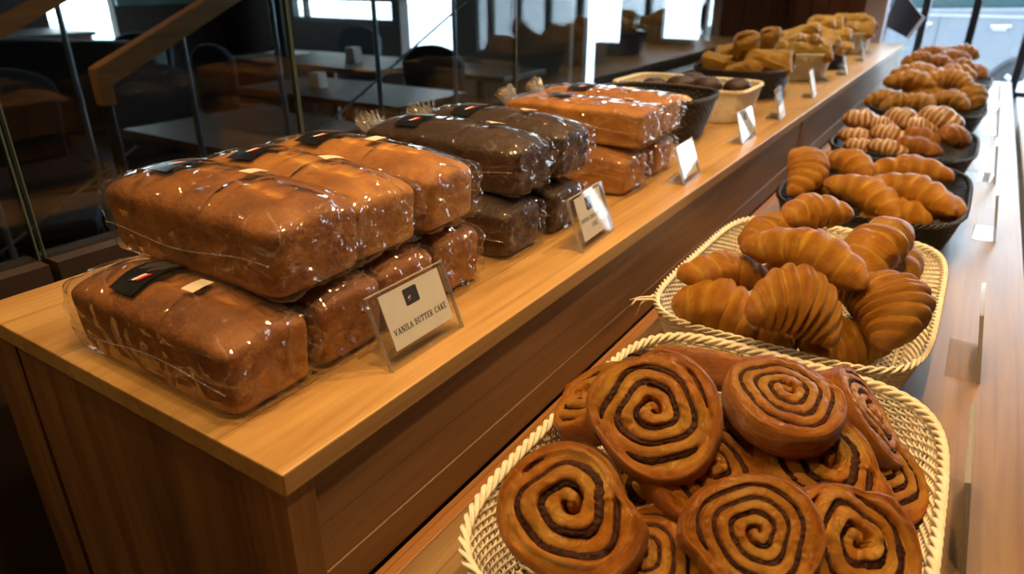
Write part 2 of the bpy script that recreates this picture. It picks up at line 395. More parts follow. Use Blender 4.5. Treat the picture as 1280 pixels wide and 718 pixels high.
def puff_mesh(seed,L=.11,W=.05,T=.022):
    """a folded puff pastry: flaky pillow with an open layered end"""
    rng=np.random.RandomState(seed); nt=70; nf=48
    t=np.linspace(-1,1,nt); ph=np.arange(nf)/nf*2*PI
    Tt,Pn=np.meshgrid(t,ph,indexing='ij')
    env=(1-np.abs(Tt)**7)**.45
    c=np.cos(Pn); s=np.sin(Pn)
    x=Tt*L/2*(1+.05*np.cos(Pn*2+seed)); y=np.sign(c)*np.abs(c)**.75*W/2*(.75+.25*env)*(1+.18*Tt*math.sin(seed)); z=np.sign(s)*np.abs(s)**.8*T*env
    P0=np.stack([x,y,z],-1)
    n=noise(P0,28,seed,3); z=z*(1+.45*n)+.006*np.cos(Tt*2.2+seed)*np.clip(s,0,1)
    rid=np.sin((y/W*2+Tt*.5)*14+seed); z=z+.0016*rid*np.clip(s,0,1)*env
    y=y+.006*n
    V=np.stack([x,y,z],-1).reshape(-1,3)
    F=[q[::-1] for q in grid_faces(nt,nf)]+[tuple(range(nf)),tuple(range(nt*nf-1,(nt-1)*nf-1,-1))]
    bake=.45+.2*rid*.5+.35*n+.25*(1-env)
    return V,F,{'bake':bake.reshape(-1),'layer':(y/W*3+z*60).reshape(-1)}
def dome_mesh(seed,R=.035,H=.03,crack=.0,foot=.35):
    nt=40;nf=48; a=np.linspace(0,PI,nt); ph=np.arange(nf)/nf*2*PI
    A,Pn=np.meshgrid(a,ph,indexing='ij')
    z=np.where(A<PI/2,np.cos(A)*H,np.cos(A)*H*foot); r=R*np.sin(A)**.72
    x=r*np.cos(Pn); y=r*np.sin(Pn); P0=np.stack([x,y,z],-1); n=noise(P0,45,seed,3)
    z=z+.0018*n*(A<2); x=x*(1+.04*n); y=y*(1+.04*n)
    V=np.stack([x,y,z],-1).reshape(-1,3)
    F=[q for q in grid_faces(nt,nf)]
    return V,F,{'bake':(.55+.3*n-.15*(A>PI/2)).reshape(-1),'layer':(A*2).reshape(-1)}
# ------------------------------------------------------------------ wrapped loaves
def cube_grid(n):
    V={};F=[];L=[]
    def vid(p):
        k=tuple(p)
        if k not in V: V[k]=len(L); L.append(k)
        return V[k]
    for ax in range(3):
        for sg in (0,n):
            for i in range(n):
                for j in range(n):
                    q=[]
                    for (a,b) in ((0,0),(1,0),(1,1),(0,1)):
                        p=[0,0,0]; p[ax]=sg; p[(ax+1)%3]=i+a; p[(ax+2)%3]=j+b; q.append(vid(p))
                    F.append(tuple(q) if sg else tuple(q[::-1]))
    return np.array(L)/n*2-1,F
_CG,_CF=cube_grid(34)
def rbox(k,P=_CG):
    # spread the grid a little towards the edges, then round it
    Q=np.sign(P)*np.abs(P)**.85
    d=(np.abs(Q)**k).sum(1)**(1/k); return Q/d[:,None]
def loaf_shape(P,L,W,H,dome,taper,seed,grow=0.0):
    x=P[:,0]; y=P[:,1]; z=(P[:,2]+1)/2
    w=(1-taper)+taper*z
    X=x*(L/2+grow)*((1-taper*.35)+taper*.35*z); Y=y*(W/2+grow)*w
    top=np.clip((z-.45)/.55,0,1)
    Z=z*(H+grow)+dome*top*(1-np.abs(y)**2.2*.9)*(1-.75*np.abs(x)**3)
    return np.stack([X,Y,Z],1)
def make_loaf(loc,rz,seed,mat,L=.235,W=.086,H=.058,dome=.021,label=None,group=None,name='wrapped_loaf_cake',tilt=(0,0),stickers=True,tuft=True,lab=(-.052,0.0),price=(.045,.012)):
    rng=np.random.RandomState(seed)
    root=empty(name,(0,0,0))
    L+=.014; W+=.008; H+=.002
    P=rbox(11); V=loaf_shape(P,L,W,H,dome,.08,seed)
    n=noise(V,22,seed,3); n2=noise(V,90,seed+2,2)
    zt=np.clip((P[:,2]-.2)/.8,0,1)
    cr=np.exp(-((V[:,1]+.006*np.sin(V[:,0]*40+seed))/.006)**2)*zt*(np.abs(V[:,0])<L*.36)
    V[:,2]+=.0022*n*zt-.0035*cr+.0005*n2*zt; V[:,:2]*=(1+.012*n)[:,None]
    bake=.42+.30*zt+.25*n-.55*cr*(n2>-.2)+.1*n2-.15*(P[:,2]<-.6)
    meshobj('cake',V,_CF,M[mat],root,True,{'bake':bake})
    # bag
    P=rbox(13); Wv=loaf_shape(P,L*1.006,W*1.008,H,dome*1.05,.07,seed,.0018); 
    n=noise(Wv,26,seed+11,2); n3=noise(Wv*np.array([.6,1,1]),60,seed+12,2)
    rid=1-np.abs(n3)*2.2
    endx=np.clip((np.abs(P[:,0])-.75)/.25,0,1)
    amp=.0010+.0030*endx
    cen=Wv-np.array([0,0,H*.5]); dirn=cen/np.linalg.norm(cen*np.array([.4,1,1]),axis=1)[:,None]
    Wv=Wv+dirn*(amp*np.clip(rid,-.2,1)*.8+.001*n)[:,None]
    Wv[:,2]=np.maximum(Wv[:,2],.0006)
    # pulled corners at the ends
    for sx in (1,-1):
        for sy in (1,-1):
            d=np.sqrt((P[:,0]-sx)**2*6+(P[:,1]-sy)**2*3+((P[:,2]+.1*sx*sy)-.25)**2*2); k=np.exp(-d*2.2)
            Wv[:,0]+=sx*k*.005; Wv[:,1]+=sy*k*.004
    bag=meshobj('clear_bag',Wv,_CF,M['film'],root,False)
    # side seam of the film
    mb=MB()
    for sy in (-1,1):
        pts=[]; 
        for i in range(25):
            x=-L/2*.97+L*.97*i/24; pts.append((x,sy*(W/2*.955+.0036),H*.47+.004*math.sin(x*30+seed)+.004*math.sin(x*9)))
        mb.tube(pts,.0007,4)
    mb.build('film_seam',M['film_milky'],bag,True)
    if tuft:   # gathered end of the bag at the back
        nu,nv=15,60; TV=[]
        for i in range(nu):
            u=i/(nu-1)
            for j in range(nv):
                v=j/(nv-1)*2-1
                TV.append((-L/2-.004-.024*u-.005*math.sin(j*.55+seed)*u-.002*math.sin(j*1.7)*u, v*(.028-.012*math.sin(u*2.5)+.008*u), H*.66+.004*(1-v*v)+.026*u**1.3+.0045*math.sin(j*.62+seed*2)*(.3+u)+.0025*math.sin(j*1.37+u*5)))
        meshobj('gathered_bag_end',TV,grid_faces(nu,nv,False),M['film_milky'],root,False)
    if stickers:
        me=bag.data; bvh=BVHTree.FromPolygons([v.co.copy() for v in me.vertices],[tuple(p.vertices) for p in me.polygons])
        def decal(nm,cx,cy,l,w,rot,off,mat,par,nx=14,ny=10,slant=0):
            Vd=[];c,s=math.cos(rot),math.sin(rot)
            for i in range(nx):
                for j in range(ny):
                    a=(i/(nx-1)-.5)*l; b=(j/(ny-1)-.5)*w; a+=slant*b
                    x=cx+a*c-b*s; y=cy+a*s+b*c
                    h=bvh.ray_cast(Vector((x,y,.3)),Vector((0,0,-1)))
                    z=h[0].z if h[0] is not None else H
                    Vd.append([x,y,z])
            Vd=np.array(Vd); Z=Vd[:,2].reshape(nx,ny)
            for _ in range(2):
                Zp=np.pad(Z,1,'edge'); Z2=(Zp[:-2,1:-1]+Zp[2:,1:-1]+Zp[1:-1,:-2]+Zp[1:-1,2:]+Z)/5; Z=np.maximum(Z2,Z-.0004)
            Vd[:,2]=Z.reshape(-1)+off
            return meshobj(nm,Vd,grid_faces(nx,ny,False),mat,par,True)
        r=rng.uniform(-.1,.1)
        lx,ly=lab
        lb=decal('label',lx,ly,.036,.062,r,.0012,M['label_black'],root,12,18)
        decal('logo_mark',lx+.004,ly-.014,.0036,.011,r,.0019,M['label_white'],lb,4,5,.45)
        decal('logo_mark',lx+.0085,ly-.013,.0036,.011,r,.0019,M['label_red'],lb,4,5,.45)
        decal('logo_mark',lx-.001,ly-.017,.0030,.009,r,.0018,M['label_blue'],lb,4,5,.45)
        for k in range(6):
            decal('print_line',lx-.009+k*.0042,ly+.009,.0008,.030-.006*((k*7)%3),r,.0018,M['label_grey'],lb,3,9)
        decal('price_sticker',price[0],price[1],.015,.021,r+rng.uniform(-.5,.3),.0016,M['sticker'],root,7,7)
    root.location=(loc[0]+.005,loc[1],loc[2]); root.rotation_euler=(tilt[0],tilt[1],rz)
    tag(root,label,'cake',group); return root
# ------------------------------------------------------------------ wicker basket
def sup(th,a,b,k):
    c,s=np.cos(th),np.sin(th); r=(np.abs(c)**k+np.abs(s)**k)**(-1/k); return a*r*c,b*r*s
def even_theta(a,b,k,n):
    th=np.linspace(0,2*PI,4001); x,y=sup(th,a,b,k); d=np.concatenate([[0],np.cumsum(np.hypot(np.diff(x),np.diff(y)))])
    return np.interp(np.arange(n)/n*d[-1],d,th)
def basket_parts(root,a,b,h,mat,k=4.0,base=.86,stakes=150,rows=22,seed=0,side_name='woven_side'):
    TH=even_theta(a,b,k,stakes*2)
    def ring(z01,off):
        f=base+(1-base)*z01**.8
        x,y=sup(TH,a*f,b*f,k); nx,ny=sup(TH,1,1,2)
        # outward normal of the superellipse
        gx=np.sign(x)*np.abs(x/(a*f))**(k-1)/a; gy=np.sign(y)*np.abs(y/(b*f))**(k-1)/b; g=np.hypot(gx,gy)+1e-9
        return x+gx/g*off,y+gy/g*off,gx/g,gy/g
    V=[];F=[];N=len(TH); idx=np.arange(N)
    zb=.004; dz=(h-zb)/rows
    for r in range(rows):
        sg=1 if r%2 else -1
        off=sg*np.cos(idx*PI)*np.where(idx%2==0,1,0)*0+sg*np.where(idx%4==0,1,np.where(idx%4==2,-1,0))*.0016
        z01=(r+.5)/rows; zc=zb+(r+.5)*dz
        for (do,dzz) in ((.0011,0),(0,dz*.52),(-.0011,0),(0,-dz*.52)):
            x,y,_,_=ring(z01,off+do); V.append(np.stack([x,y,np.full(N,zc+dzz)],1))
        bs=r*4*N
        for q in range(4):
            q2=(q+1)%4
            for i in range(N):
                j=(i+1)%N; F.append((bs+q*N+i,bs+q*N+j,bs+q2*N+j,bs+q2*N+i))
    V=np.concatenate(V)
    side=meshobj(side_name,V,F,mat,root,True)
    st=MB()
    for i in range(0,N,2):
        pts=[]
        for q in range(6):
            z01=q/5; x,y,_,_=ring(z01,0); pts.append((x[i],y[i],zb+(h-zb)*z01))
        st.tube(pts,.0013,4,cap=False)
    st.build('stakes',mat,root,True)
    # base weave
    bb=MB(); f=base
    ny=int(2*b*f/.0075)
    for r in range(ny+1):
        y=-b*f+2*b*f*(r+.5)/(ny+1); xm=a*f*(max(0,1-abs(y/(b*f))**k))**(1/k)
        if xm<.01: continue
        m=max(6,int(xm*2/.0045)); pts=[(-xm+2*xm*i/m,y,.004+.0014*(1 if (i%2)^(r%2) else -1)) for i in range(m+1)]
        bb.tube(pts,.0019,4,sq=.6,cap=False)
    nx=int(2*a*f/.018)
    for r in range(nx+1):
        x=-a*f+2*a*f*(r+.5)/(nx+1); ym=b*f*(max(0,1-abs(x/(a*f))**k))**(1/k)
        bb.tube([(x,-ym,.004),(x,ym,.004)],.0015,4)
    bb.build('woven_base',mat,root,True)
    # plaited rim
    rim=MB(); NR=420; THr=even_theta(a,b,k,NR); x0,y0=sup(THr,a,b,k)
    gx=np.sign(x0)*np.abs(x0/a)**(k-1)/a; gy=np.sign(y0)*np.abs(y0/b)**(k-1)/b; g=np.hypot(gx,gy)+1e-9; gx/=g; gy/=g
    tw=round(2*(a+b)*2/.040)
    for m in range(3):
        p=idx2=np.arange(NR)/NR*2*PI*tw+2*PI*m/3
        x=x0+gx*.0028*np.cos(p); y=y0+gy*.0028*np.cos(p); z=h+.001+.0034*np.sin(p)
        rim.tube(np.stack([x,y,z],1),.0019,6,closed=True)
        rim.tube(np.stack([x+gx*.0016,y+gy*.0016,z+.0012],1),.0013,5,closed=True)
    rim.build('plaited_rim',mat,root,True)
def make_basket(loc,a,b,h,mat,label,rz=0,group=None,**k):
    root=empty('wicker_basket',loc); root.rotation_euler.z=rz
    basket_parts(root,a,b,h,mat,**k); tag(root,label,'basket',group); return root
# ------------------------------------------------------------------ placing
def put(o,loc,normal=(0,0,1),spin=0,scale=1.0):
    n=Vector(normal).normalized(); q=Vector((0,0,1)).rotation_difference(n).to_matrix().to_4x4()
    o.matrix_world=Matrix.Translation(loc)@q@Matrix.Rotation(spin,4,'Z')@Matrix.Scale(scale,4)
    return o
def put_axis(o,loc,axis,up=(0,0,1),roll=0,scale=1.0):
    """local x along axis, local z near up"""
    x=Vector(axis).normalized(); z=Vector(up); z=(z-x*z.dot(x)).normalized(); y=z.cross(x)
    m=Matrix((x,y,z)).transposed().to_4x4()
    sc=Matrix.Diagonal((*scale,1)) if hasattr(scale,'__len__') else Matrix.Scale(scale,4)
    o.matrix_world=Matrix.Translation(loc)@m@Matrix.Rotation(roll,4,'X')@sc
    return o
# ------------------------------------------------------------------ setting
def structure(name,mb,mat,bevel=0): return tag(mb.build(name,mat,None,False,bevel),kind='structure')
structure('floor',MB().box(-7,4,-2.5,5.0,-.1,0),M['floor_wood'])
structure('ceiling',MB().box(-7,4,-2.5,5.0,2.9,3.0),M['ceiling_paint'])
structure('wall_back',MB().box(-7,4,-2.6,-2.5,0,2.9),M['dark_wall'])
# right wall with a wide daylight window
structure('wall_right',MB().box(4,4.1,-2.5,5,0,2.9),M['dark_wall'])
# left wall with one bright window
structure('wall_left',MB().box(-7.1,-7,-2.5,3.24,0,2.9).box(-7.1,-7,3.84,5,0,2.9).box(-7.1,-7,3.24,3.84,0,.70).box(-7.1,-7,3.24,3.84,2.5,2.9),M['dark_wall'])
# street front: x from -7 to 4 at y = 5
wf=MB()
wf.box(-7,-5.9,5,5.12,0,2.9).box(-5.9,-4.45,5,5.12,0,.90).box(-5.9,-4.3,5,5.12,1.13,2.9).box(-4.55,-4.45,5,5.12,.9,2.9)
wf.box(-4.45,-2.5,5,5.12,2.3,2.9).box(-2.3,-2.02,5,5.12,0,2.9).box(-2.5,-2.3,5,5.12,0,.85).box(-2.5,-2.3,5,5.12,2.3,2.9).box(-2.02,-1.2,5,5.12,0,.86).box(-2.02,1.75,5,5.12,2.45,2.9).box(1.75,4,5,5.12,0,2.9)
structure('wall_front',wf,M['dark_wall'])
structure('wall_pier',MB().box(-3.55,-2.5,4.6,4.72,0,2.3),M['beige_wall'])
structure('wall_base_front',MB().box(-1.2,1.75,5,5.12,0,.66),M['white_paint'])
structure('wall_column',MB().box(-.575,-.475,4.30,4.42,0,2.9),M['lilac'])
sp=MB()
for i in range(9): sp.box(-1.40+i*.0915,-1.40+i*.0915+.087,4.33,4.36,0,2.6)
sp.box(-1.4,-.58,4.36,4.42,0,2.6)
structure('wall_slatted',sp,M['slat_wood'])
def window(name,x0,x1,z0,z1,mull,y=5.02,fw=.04):
    root=empty(name,(0,0,0)); tag(root,kind='structure')
    f=MB().box(x0,x1,y,y+.05,z0,z0+fw).box(x0,x1,y,y+.05,z1-fw,z1)
    f.build('window_frame',M['dark_metal'],root)
    for m in mull: MB().box(m-.02,m+.02,y-.01,y+.05,z0,z1).build('mullion',M['dark_metal'],root)
    MB().box(x0,x1,y+.02,y+.026,z0,z1).build('window_pane',M['clear_glass'],root)
    return root
window('window_1',-1.2,1.75,.66,2.45,[-1.19,-.9,-.62,-.345,-.09,.185,.46,.74,1.02,1.3,1.57,1.73])
window('window_2',-5.9,-4.55,.90,1.13,[-5.88,-5.7])
window('window_3',-2.02,-1.2,.86,2.45,[-2.0,-1.68])
# pale platform by the window, right of the counters
b=MB().box(.215,1.9,1.6,4.96,.62,.68).box(.30,1.85,1.65,4.9,0,.62).build('display_bench',M['white_paint'],bevel=.004); tag(b,'white bench in daylight right of the lower oak table, running to the window','bench')
# outside
structure('ground_pavement',MB().box(-30,30,5.12,60,-.42,-.30).box(-30,-7.1,-5,5.12,-.42,-.3).box(4.1,30,-5,5.12,-.42,-.3),M['pavement'])
# ------------------------------------------------------------------ car outside
def car():
    r=empty('parked_car',(0,0,0))
    y0,y1=10.5,12.2; gz=-.30
    # side profile (x,z): faces -x, rear wheel at x=.47
    prof=[(-3.5,.02),(-3.55,.35),(-3.45,.62),(-2.6,.78),(-2.1,.86),(-1.95,.88),(1.0,.97),(1.35,.93),(1.45,.60),(1.42,.05)]
    arch=[]
    for c,rr in ((.47,.37),(-2.55,.37)):
        for i in range(13):
            a=PI*i/12; arch.append((c+rr*math.cos(a),.05+ -.02+rr*math.sin(a)))
    n=MB(); n.prism(prof+arch,1,y0,y1); 
    body=MB(); body.prism(prof[::1]+arch,1,y0,y1)
    b=body.build('body',M['car_paint'],r,bevel=.03)
    MB().box(-3.4,1.38,y0-.012,y0+.02,.83,.86).build('belt_trim',M['steel'],r)
    g=MB(); g.prism([(-2.0,.87),(-1.2,1.33),(-.2,1.42),(.7,1.36),(1.25,.95)],1,y0+.08,y1-.08); g.build('cabin_glass',M['car_glass'],r,bevel=.03)
    MB().prism([(-1.2,1.33),(-.2,1.42),(.7,1.36),(.65,1.39),(-.2,1.47),(-1.22,1.36)],1,y0+.06,y1-.06).build('roof',M['car_paint'],r)
    for x in (-.72,.10): 
        MB().tube([(x-.1,y0-.03,.735),(x+.1,y0-.03,.745)],.018,8).box(x-.08,x+.06,y0-.006,y0+.002,.69,.73).build('door_handle',M['steel'],r)
    for x in (-1.75,-.55): MB().box(x,x+.008,y0-.004,y0+.003,.15,.86).build('door_seam',M['rubber'],r)
    for c in (.47,-2.55):
        wv=MB().tube([(c,y0+.02,.05),(c,y0+.24,.05)],.33,36); wh=wv.build('wheel',M['rubber'],r)
        hb=MB().tube([(c,y0+.0,.05),(c,y0+.03,.05)],.08,16)
        for i in range(5):
            a=2*PI*i/5; hb.tube([(c,y0+.01,.05),(c+.23*math.cos(a),y0+.01,.05+.23*math.sin(a))],.028,6)
        hb.build('hub',M['steel'],wh)
        MB().tube([(c+.37*math.cos(PI*i/14),y0-.01,.03+.37*math.sin(PI*i/14)) for i in range(15)],.02,6).build('wheel_arch_trim',M['rubber'],r)
        MB().box(c-.36,c+.36,y0+.3,y0+.32,0,.38).build('wheel_well',M['rubber'],r)
    tag(r,'silver grey car parked on the street outside the far window','car'); r.location.z=-.0
    r.location=(0,0,.02)
car()
# ------------------------------------------------------------------ counters
YJ=1.93; YE=4.16; YN=.235
XB=-.83; XF=-.345
def upper_unit(y0,y1,label,endpanel):
    r=empty('display_counter',(0,y0,0))
    def rel(mb): mb.v=[(a,b-y0,c) for a,b,c in mb.v]; return mb
    rel(MB().box(XB,XF,y0,y1,ZT-.020,ZT)).build('countertop',M['oak_top'],r,bevel=.0015)
    rel(MB().box(XF-.0225,XF-.0025,y0+.0,y1,ZT-.0201-.0,ZT-.0200)).build('top_edge_band',M['teak_h2'],r)
    # front face: stiles, recessed panel, lower rail
    xf=XF-.003
    ys0=y0+.028
    rel(MB().box(xf-.02,xf,y0+.001,ys0,ZL+.001,ZT-.0202)).build('stile',M['teak_v'],r,bevel=.0008)
    if y1<YE: rel(MB().box(xf-.02,xf,y1-.028,y1-.001,ZL+.001,ZT-.0202)).build('stile',M['teak_v'],r,bevel=.0008)
    rel(MB().box(xf-.02,xf-.003,ys0,y1-.001,ZL+.040,ZT-.0202)).build('front_panel',M['teak_h'],r)
    rel(MB().box(xf-.02,xf-.001,ys0,y1-.001,ZL+.001,ZL+.040)).build('lower_rail',M['teak_h2'],r,bevel=.0008)
    if endpanel:
        rel(MB().box(-.752,xf-.021,y0+.003,y0+.022,.0,ZT-.0202)).build('end_panel',M['teak_v'],r)
        rel(MB().prism([(-.80,0),(-.775,0),(-.760,.90),(-.757,ZT-.0202),(-.83,ZT-.0202),(-.835,.8),(-.845,0)],1,y0+.003,y0+.045)).build('leg',M['teak_v'],r)
        rel(MB().box(xf-.02,xf,y0+.001,y0+.05,0,ZL-.005)).build('corner_post',M['teak_v'],r)
    rel(MB().box(XB+.02,XB+.04,y0+.05,y1-.02,ZT-.09,ZT-.0202)).build('back_rail',M['teak_h'],r)
    rel(MB().box(XB+.02,XB+.06,y1-.06,y1-.02,0,ZT-.09)).build('leg',M['teak_v'],r)
    tag(r,label,'counter'); return r
upper_unit(YN,YJ-.001,'near golden oak display counter carrying the wrapped loaf cakes',True)
upper_unit(YJ+.001,YE,'far display counter section behind the joint, carrying baskets of puff pastries',False)
def lower_unit(y0,y1,label):
    r=empty('display_table',(0,y0,0))
    def rel(mb): mb.v=[(a,b-y0,c) for a,b,c in mb.v]; return mb
    x0,x1=-.3465,.147
    rel(MB().box(x0+.018,x1,y0,y1,ZL-.028,ZL)).build('tabletop',M['oak_low'],r,bevel=.0015)
    rel(MB().box(x0,x0+.0178,y0,y1,ZL-.028,ZL-.0006)).build('rear_strip',M['oak_red'],r,bevel=.0008)
    rel(MB().box(x0+.02,x1-.03,y0+.02,y0+.04,.1,ZL-.0285)).build('end_panel',M['teak_v'],r)
    rel(MB().box(x1-.05,x1-.03,y0+.02,y1-.02,.1,ZL-.0285)).build('front_panel',M['teak_h'],r)
    for yy in (y0+.03,y1-.07): rel(MB().box(x1-.08,x1-.04,yy,yy+.04,0,ZL-.0285)).build('leg',M['teak_v'],r)
    for yy in (y0+.03,y1-.07): rel(MB().box(x0+.03,x0+.07,yy,yy+.04,0,ZL-.0285)).build('leg',M['teak_v'],r)
    tag(r,label,'table')
lower_unit(-.15,2.19,'lower oak display table holding the cinnamon roll and croissant baskets')
lower_unit(2.192,4.25,'far end section of the lower oak display table near the window')
# ------------------------------------------------------------------ glass screen behind the counter
XG=-.96
for i,(a,b,lab) in enumerate([(.366,.803,'clear glass screen panel behind the nearest loaf cakes'),(.809,1.485,'clear glass screen panel behind the chocolate loaf cakes'),(1.491,4.28,'long clear glass screen panel mirroring the far pastry baskets')]):
    r=empty('glass_screen',(XG,a,0))
    MB().box(-.004,.004,0,b-a,.985 if i else .985,2.3).build('pane',M['glass'],r)
    MB().box(-.0045,.0045,b-a,b-a+.0025,.985,2.3).build('polished_edge',M['glass_edge'],r); MB().box(-.0045,.0045,-.002,0,.985,2.3).build('polished_edge',M['glass_edge'],r)
    MB().box(-.03,.03,0,b-a,0,.985).build('plinth',M['dark_wall'],r)
    tag(r,lab,'glass screen')
r=empty('glass_screen',(XG,-1.2,0))
MB().box(-.004,.004,0,1.556,.985,2.3).build('pane',M['glass'],r)
MB().box(-.0045,.0045,1.556,1.5585,.985,2.3).build('polished_edge',M['glass_edge'],r)
MB().box(-.03,.03,0,1.556,0,.985).build('plinth',M['dark_wall'],r)
tag(r,'dark glass screen panel at the far left edge, left of the nearest loaves','glass screen')
# ------------------------------------------------------------------ sign cards
GL={ # strokes: (width, points), cap height 1
'V':(.72,[(.17,[(.10,1),(.36,0)]),(.10,[(.62,1),(.36,0)]),(.085,[(0,.98),(.22,.98)]),(.085,[(.52,.98),(.72,.98)])]),
'A':(.74,[(.10,[(.12,0),(.36,1)]),(.17,[(.36,1),(.62,0)]),(.085,[(.2,.34),(.52,.34)]),(.085,[(0,.02),(.24,.02)]),(.085,[(.48,.02),(.74,.02)])]),
'N':(.76,[(.10,[(.14,0),(.14,1)]),(.17,[(.14,1),(.62,0)]),(.10,[(.62,0),(.62,1)]),(.085,[(0,.02),(.26,.02)]),(.085,[(.5,.98),(.76,.98)]),(.085,[(0,.98),(.16,.98)])]),
'I':(.36,[(.17,[(.18,0),(.18,1)]),(.085,[(0,.02),(.36,.02)]),(.085,[(0,.98),(.36,.98)])]),
'L':(.58,[(.17,[(.16,0),(.16,1)]),(.085,[(0,.98),(.32,.98)]),(.10,[(0,.03),(.54,.03),(.54,.26)])]),
'B':(.64,[(.17,[(.16,0),(.16,1)]),(.10,[(0,.97),(.4,.97),(.52,.86),(.52,.64),(.4,.53),(.16,.53)]),(.09,[(.4,.53),(.58,.4),(.58,.14),(.42,.03),(0,.03)])]),
'U':(.74,[(.17,[(.15,1),(.15,.25),(.26,.06)]),(.10,[(.26,.06),(.46,.05),(.6,.22),(.6,1)]),(.085,[(0,.98),(.3,.98)]),(.085,[(.48,.98),(.72,.98)])]),
'T':(.64,[(.17,[(.31,0),(.31,1)]),(.085,[(.16,.02),(.46,.02)]),(.10,[(.03,.74),(.03,.97),(.59,.97),(.59,.74)])]),
'E':(.60,[(.17,[(.16,0),(.16,1)]),(.10,[(0,.97),(.5,.97),(.5,.76)]),(.085,[(.16,.52),(.4,.52)]),(.10,[(0,.03),(.54,.03),(.54,.26)])]),
'R':(.68,[(.17,[(.16,0),(.16,1)]),(.10,[(0,.97),(.38,.97),(.52,.86),(.52,.62),(.38,.50),(.16,.50)]),(.14,[(.32,.50),(.58,.03)]),(.085,[(0,.02),(.3,.02)]),(.085,[(.5,.02),(.68,.02)])]),
'C':(.66,[(.14,[(.30,.94),(.12,.72),(.12,.28),(.30,.06)]),(.10,[(.30,.06),(.48,.05),(.6,.24)]),(.10,[(.28,.95),(.46,.95),(.57,.8),(.57,.98)])]),
'K':(.72,[(.17,[(.16,0),(.16,1)]),(.10,[(.16,.42),(.56,.97)]),(.17,[(.3,.6),(.58,.03)]),(.085,[(0,.02),(.3,.02)]),(.085,[(0,.98),(.3,.98)]),(.085,[(.46,.02),(.72,.02)]),(.085,[(.44,.98),(.68,.98)])]),
'O':(.70,[(.13,[(.28,.95),(.12,.74),(.12,.26),(.28,.05)]),(.10,[(.26,.05),(.44,.05)]),(.13,[(.42,.05),(.58,.26),(.58,.74),(.42,.95)]),(.10,[(.26,.95),(.44,.95)])]),
'D':(.72,[(.17,[(.16,0),(.16,1)]),(.10,[(0,.97),(.36,.97)]),(.13,[(.34,.97),(.58,.72),(.58,.28),(.34,.03)]),(.10,[(.36,.03),(0,.03)])]),
'H':(.76,[(.17,[(.16,0),(.16,1)]),(.17,[(.6,0),(.6,1)]),(.085,[(.16,.52),(.6,.52)]),(.085,[(0,.02),(.3,.02)]),(.085,[(0,.98),(.3,.98)]),(.085,[(.46,.02),(.76,.02)]),(.085,[(.46,.98),(.76,.98)])]),
' ':(.34,[])}
def text_mb(s,h,cx,cy,z,mb):
    """flat serif letters centred on (cx,cy) in the local XY plane"""
    tot=sum(GL[c][0]+.10 for c in s)-.10; x=cx-tot*h/2
    for c in s:
        w,st=GL[c]
        for sw,pts in st:
            for (p,q) in zip(pts[:-1],pts[1:]):
                d=Vector((q[0]-p[0],q[1]-p[1])); 
                if d.length<1e-6: continue
                horiz=abs(d.y)<.3*d.length; n=Vector((-d.y,d.x)).normalized()*(sw*.5); e=d.normalized()*(0 if horiz else 0)
                P=[(x+(a[0]+k*n.x)*h,cy-h/2+(a[1]+k*n.y)*h,z) for a,k in ((p,1),(p,-1),(q,-1),(q,1))]
                mb.add(P,[(0,1,2,3)])
        x+=(w+.10)*h
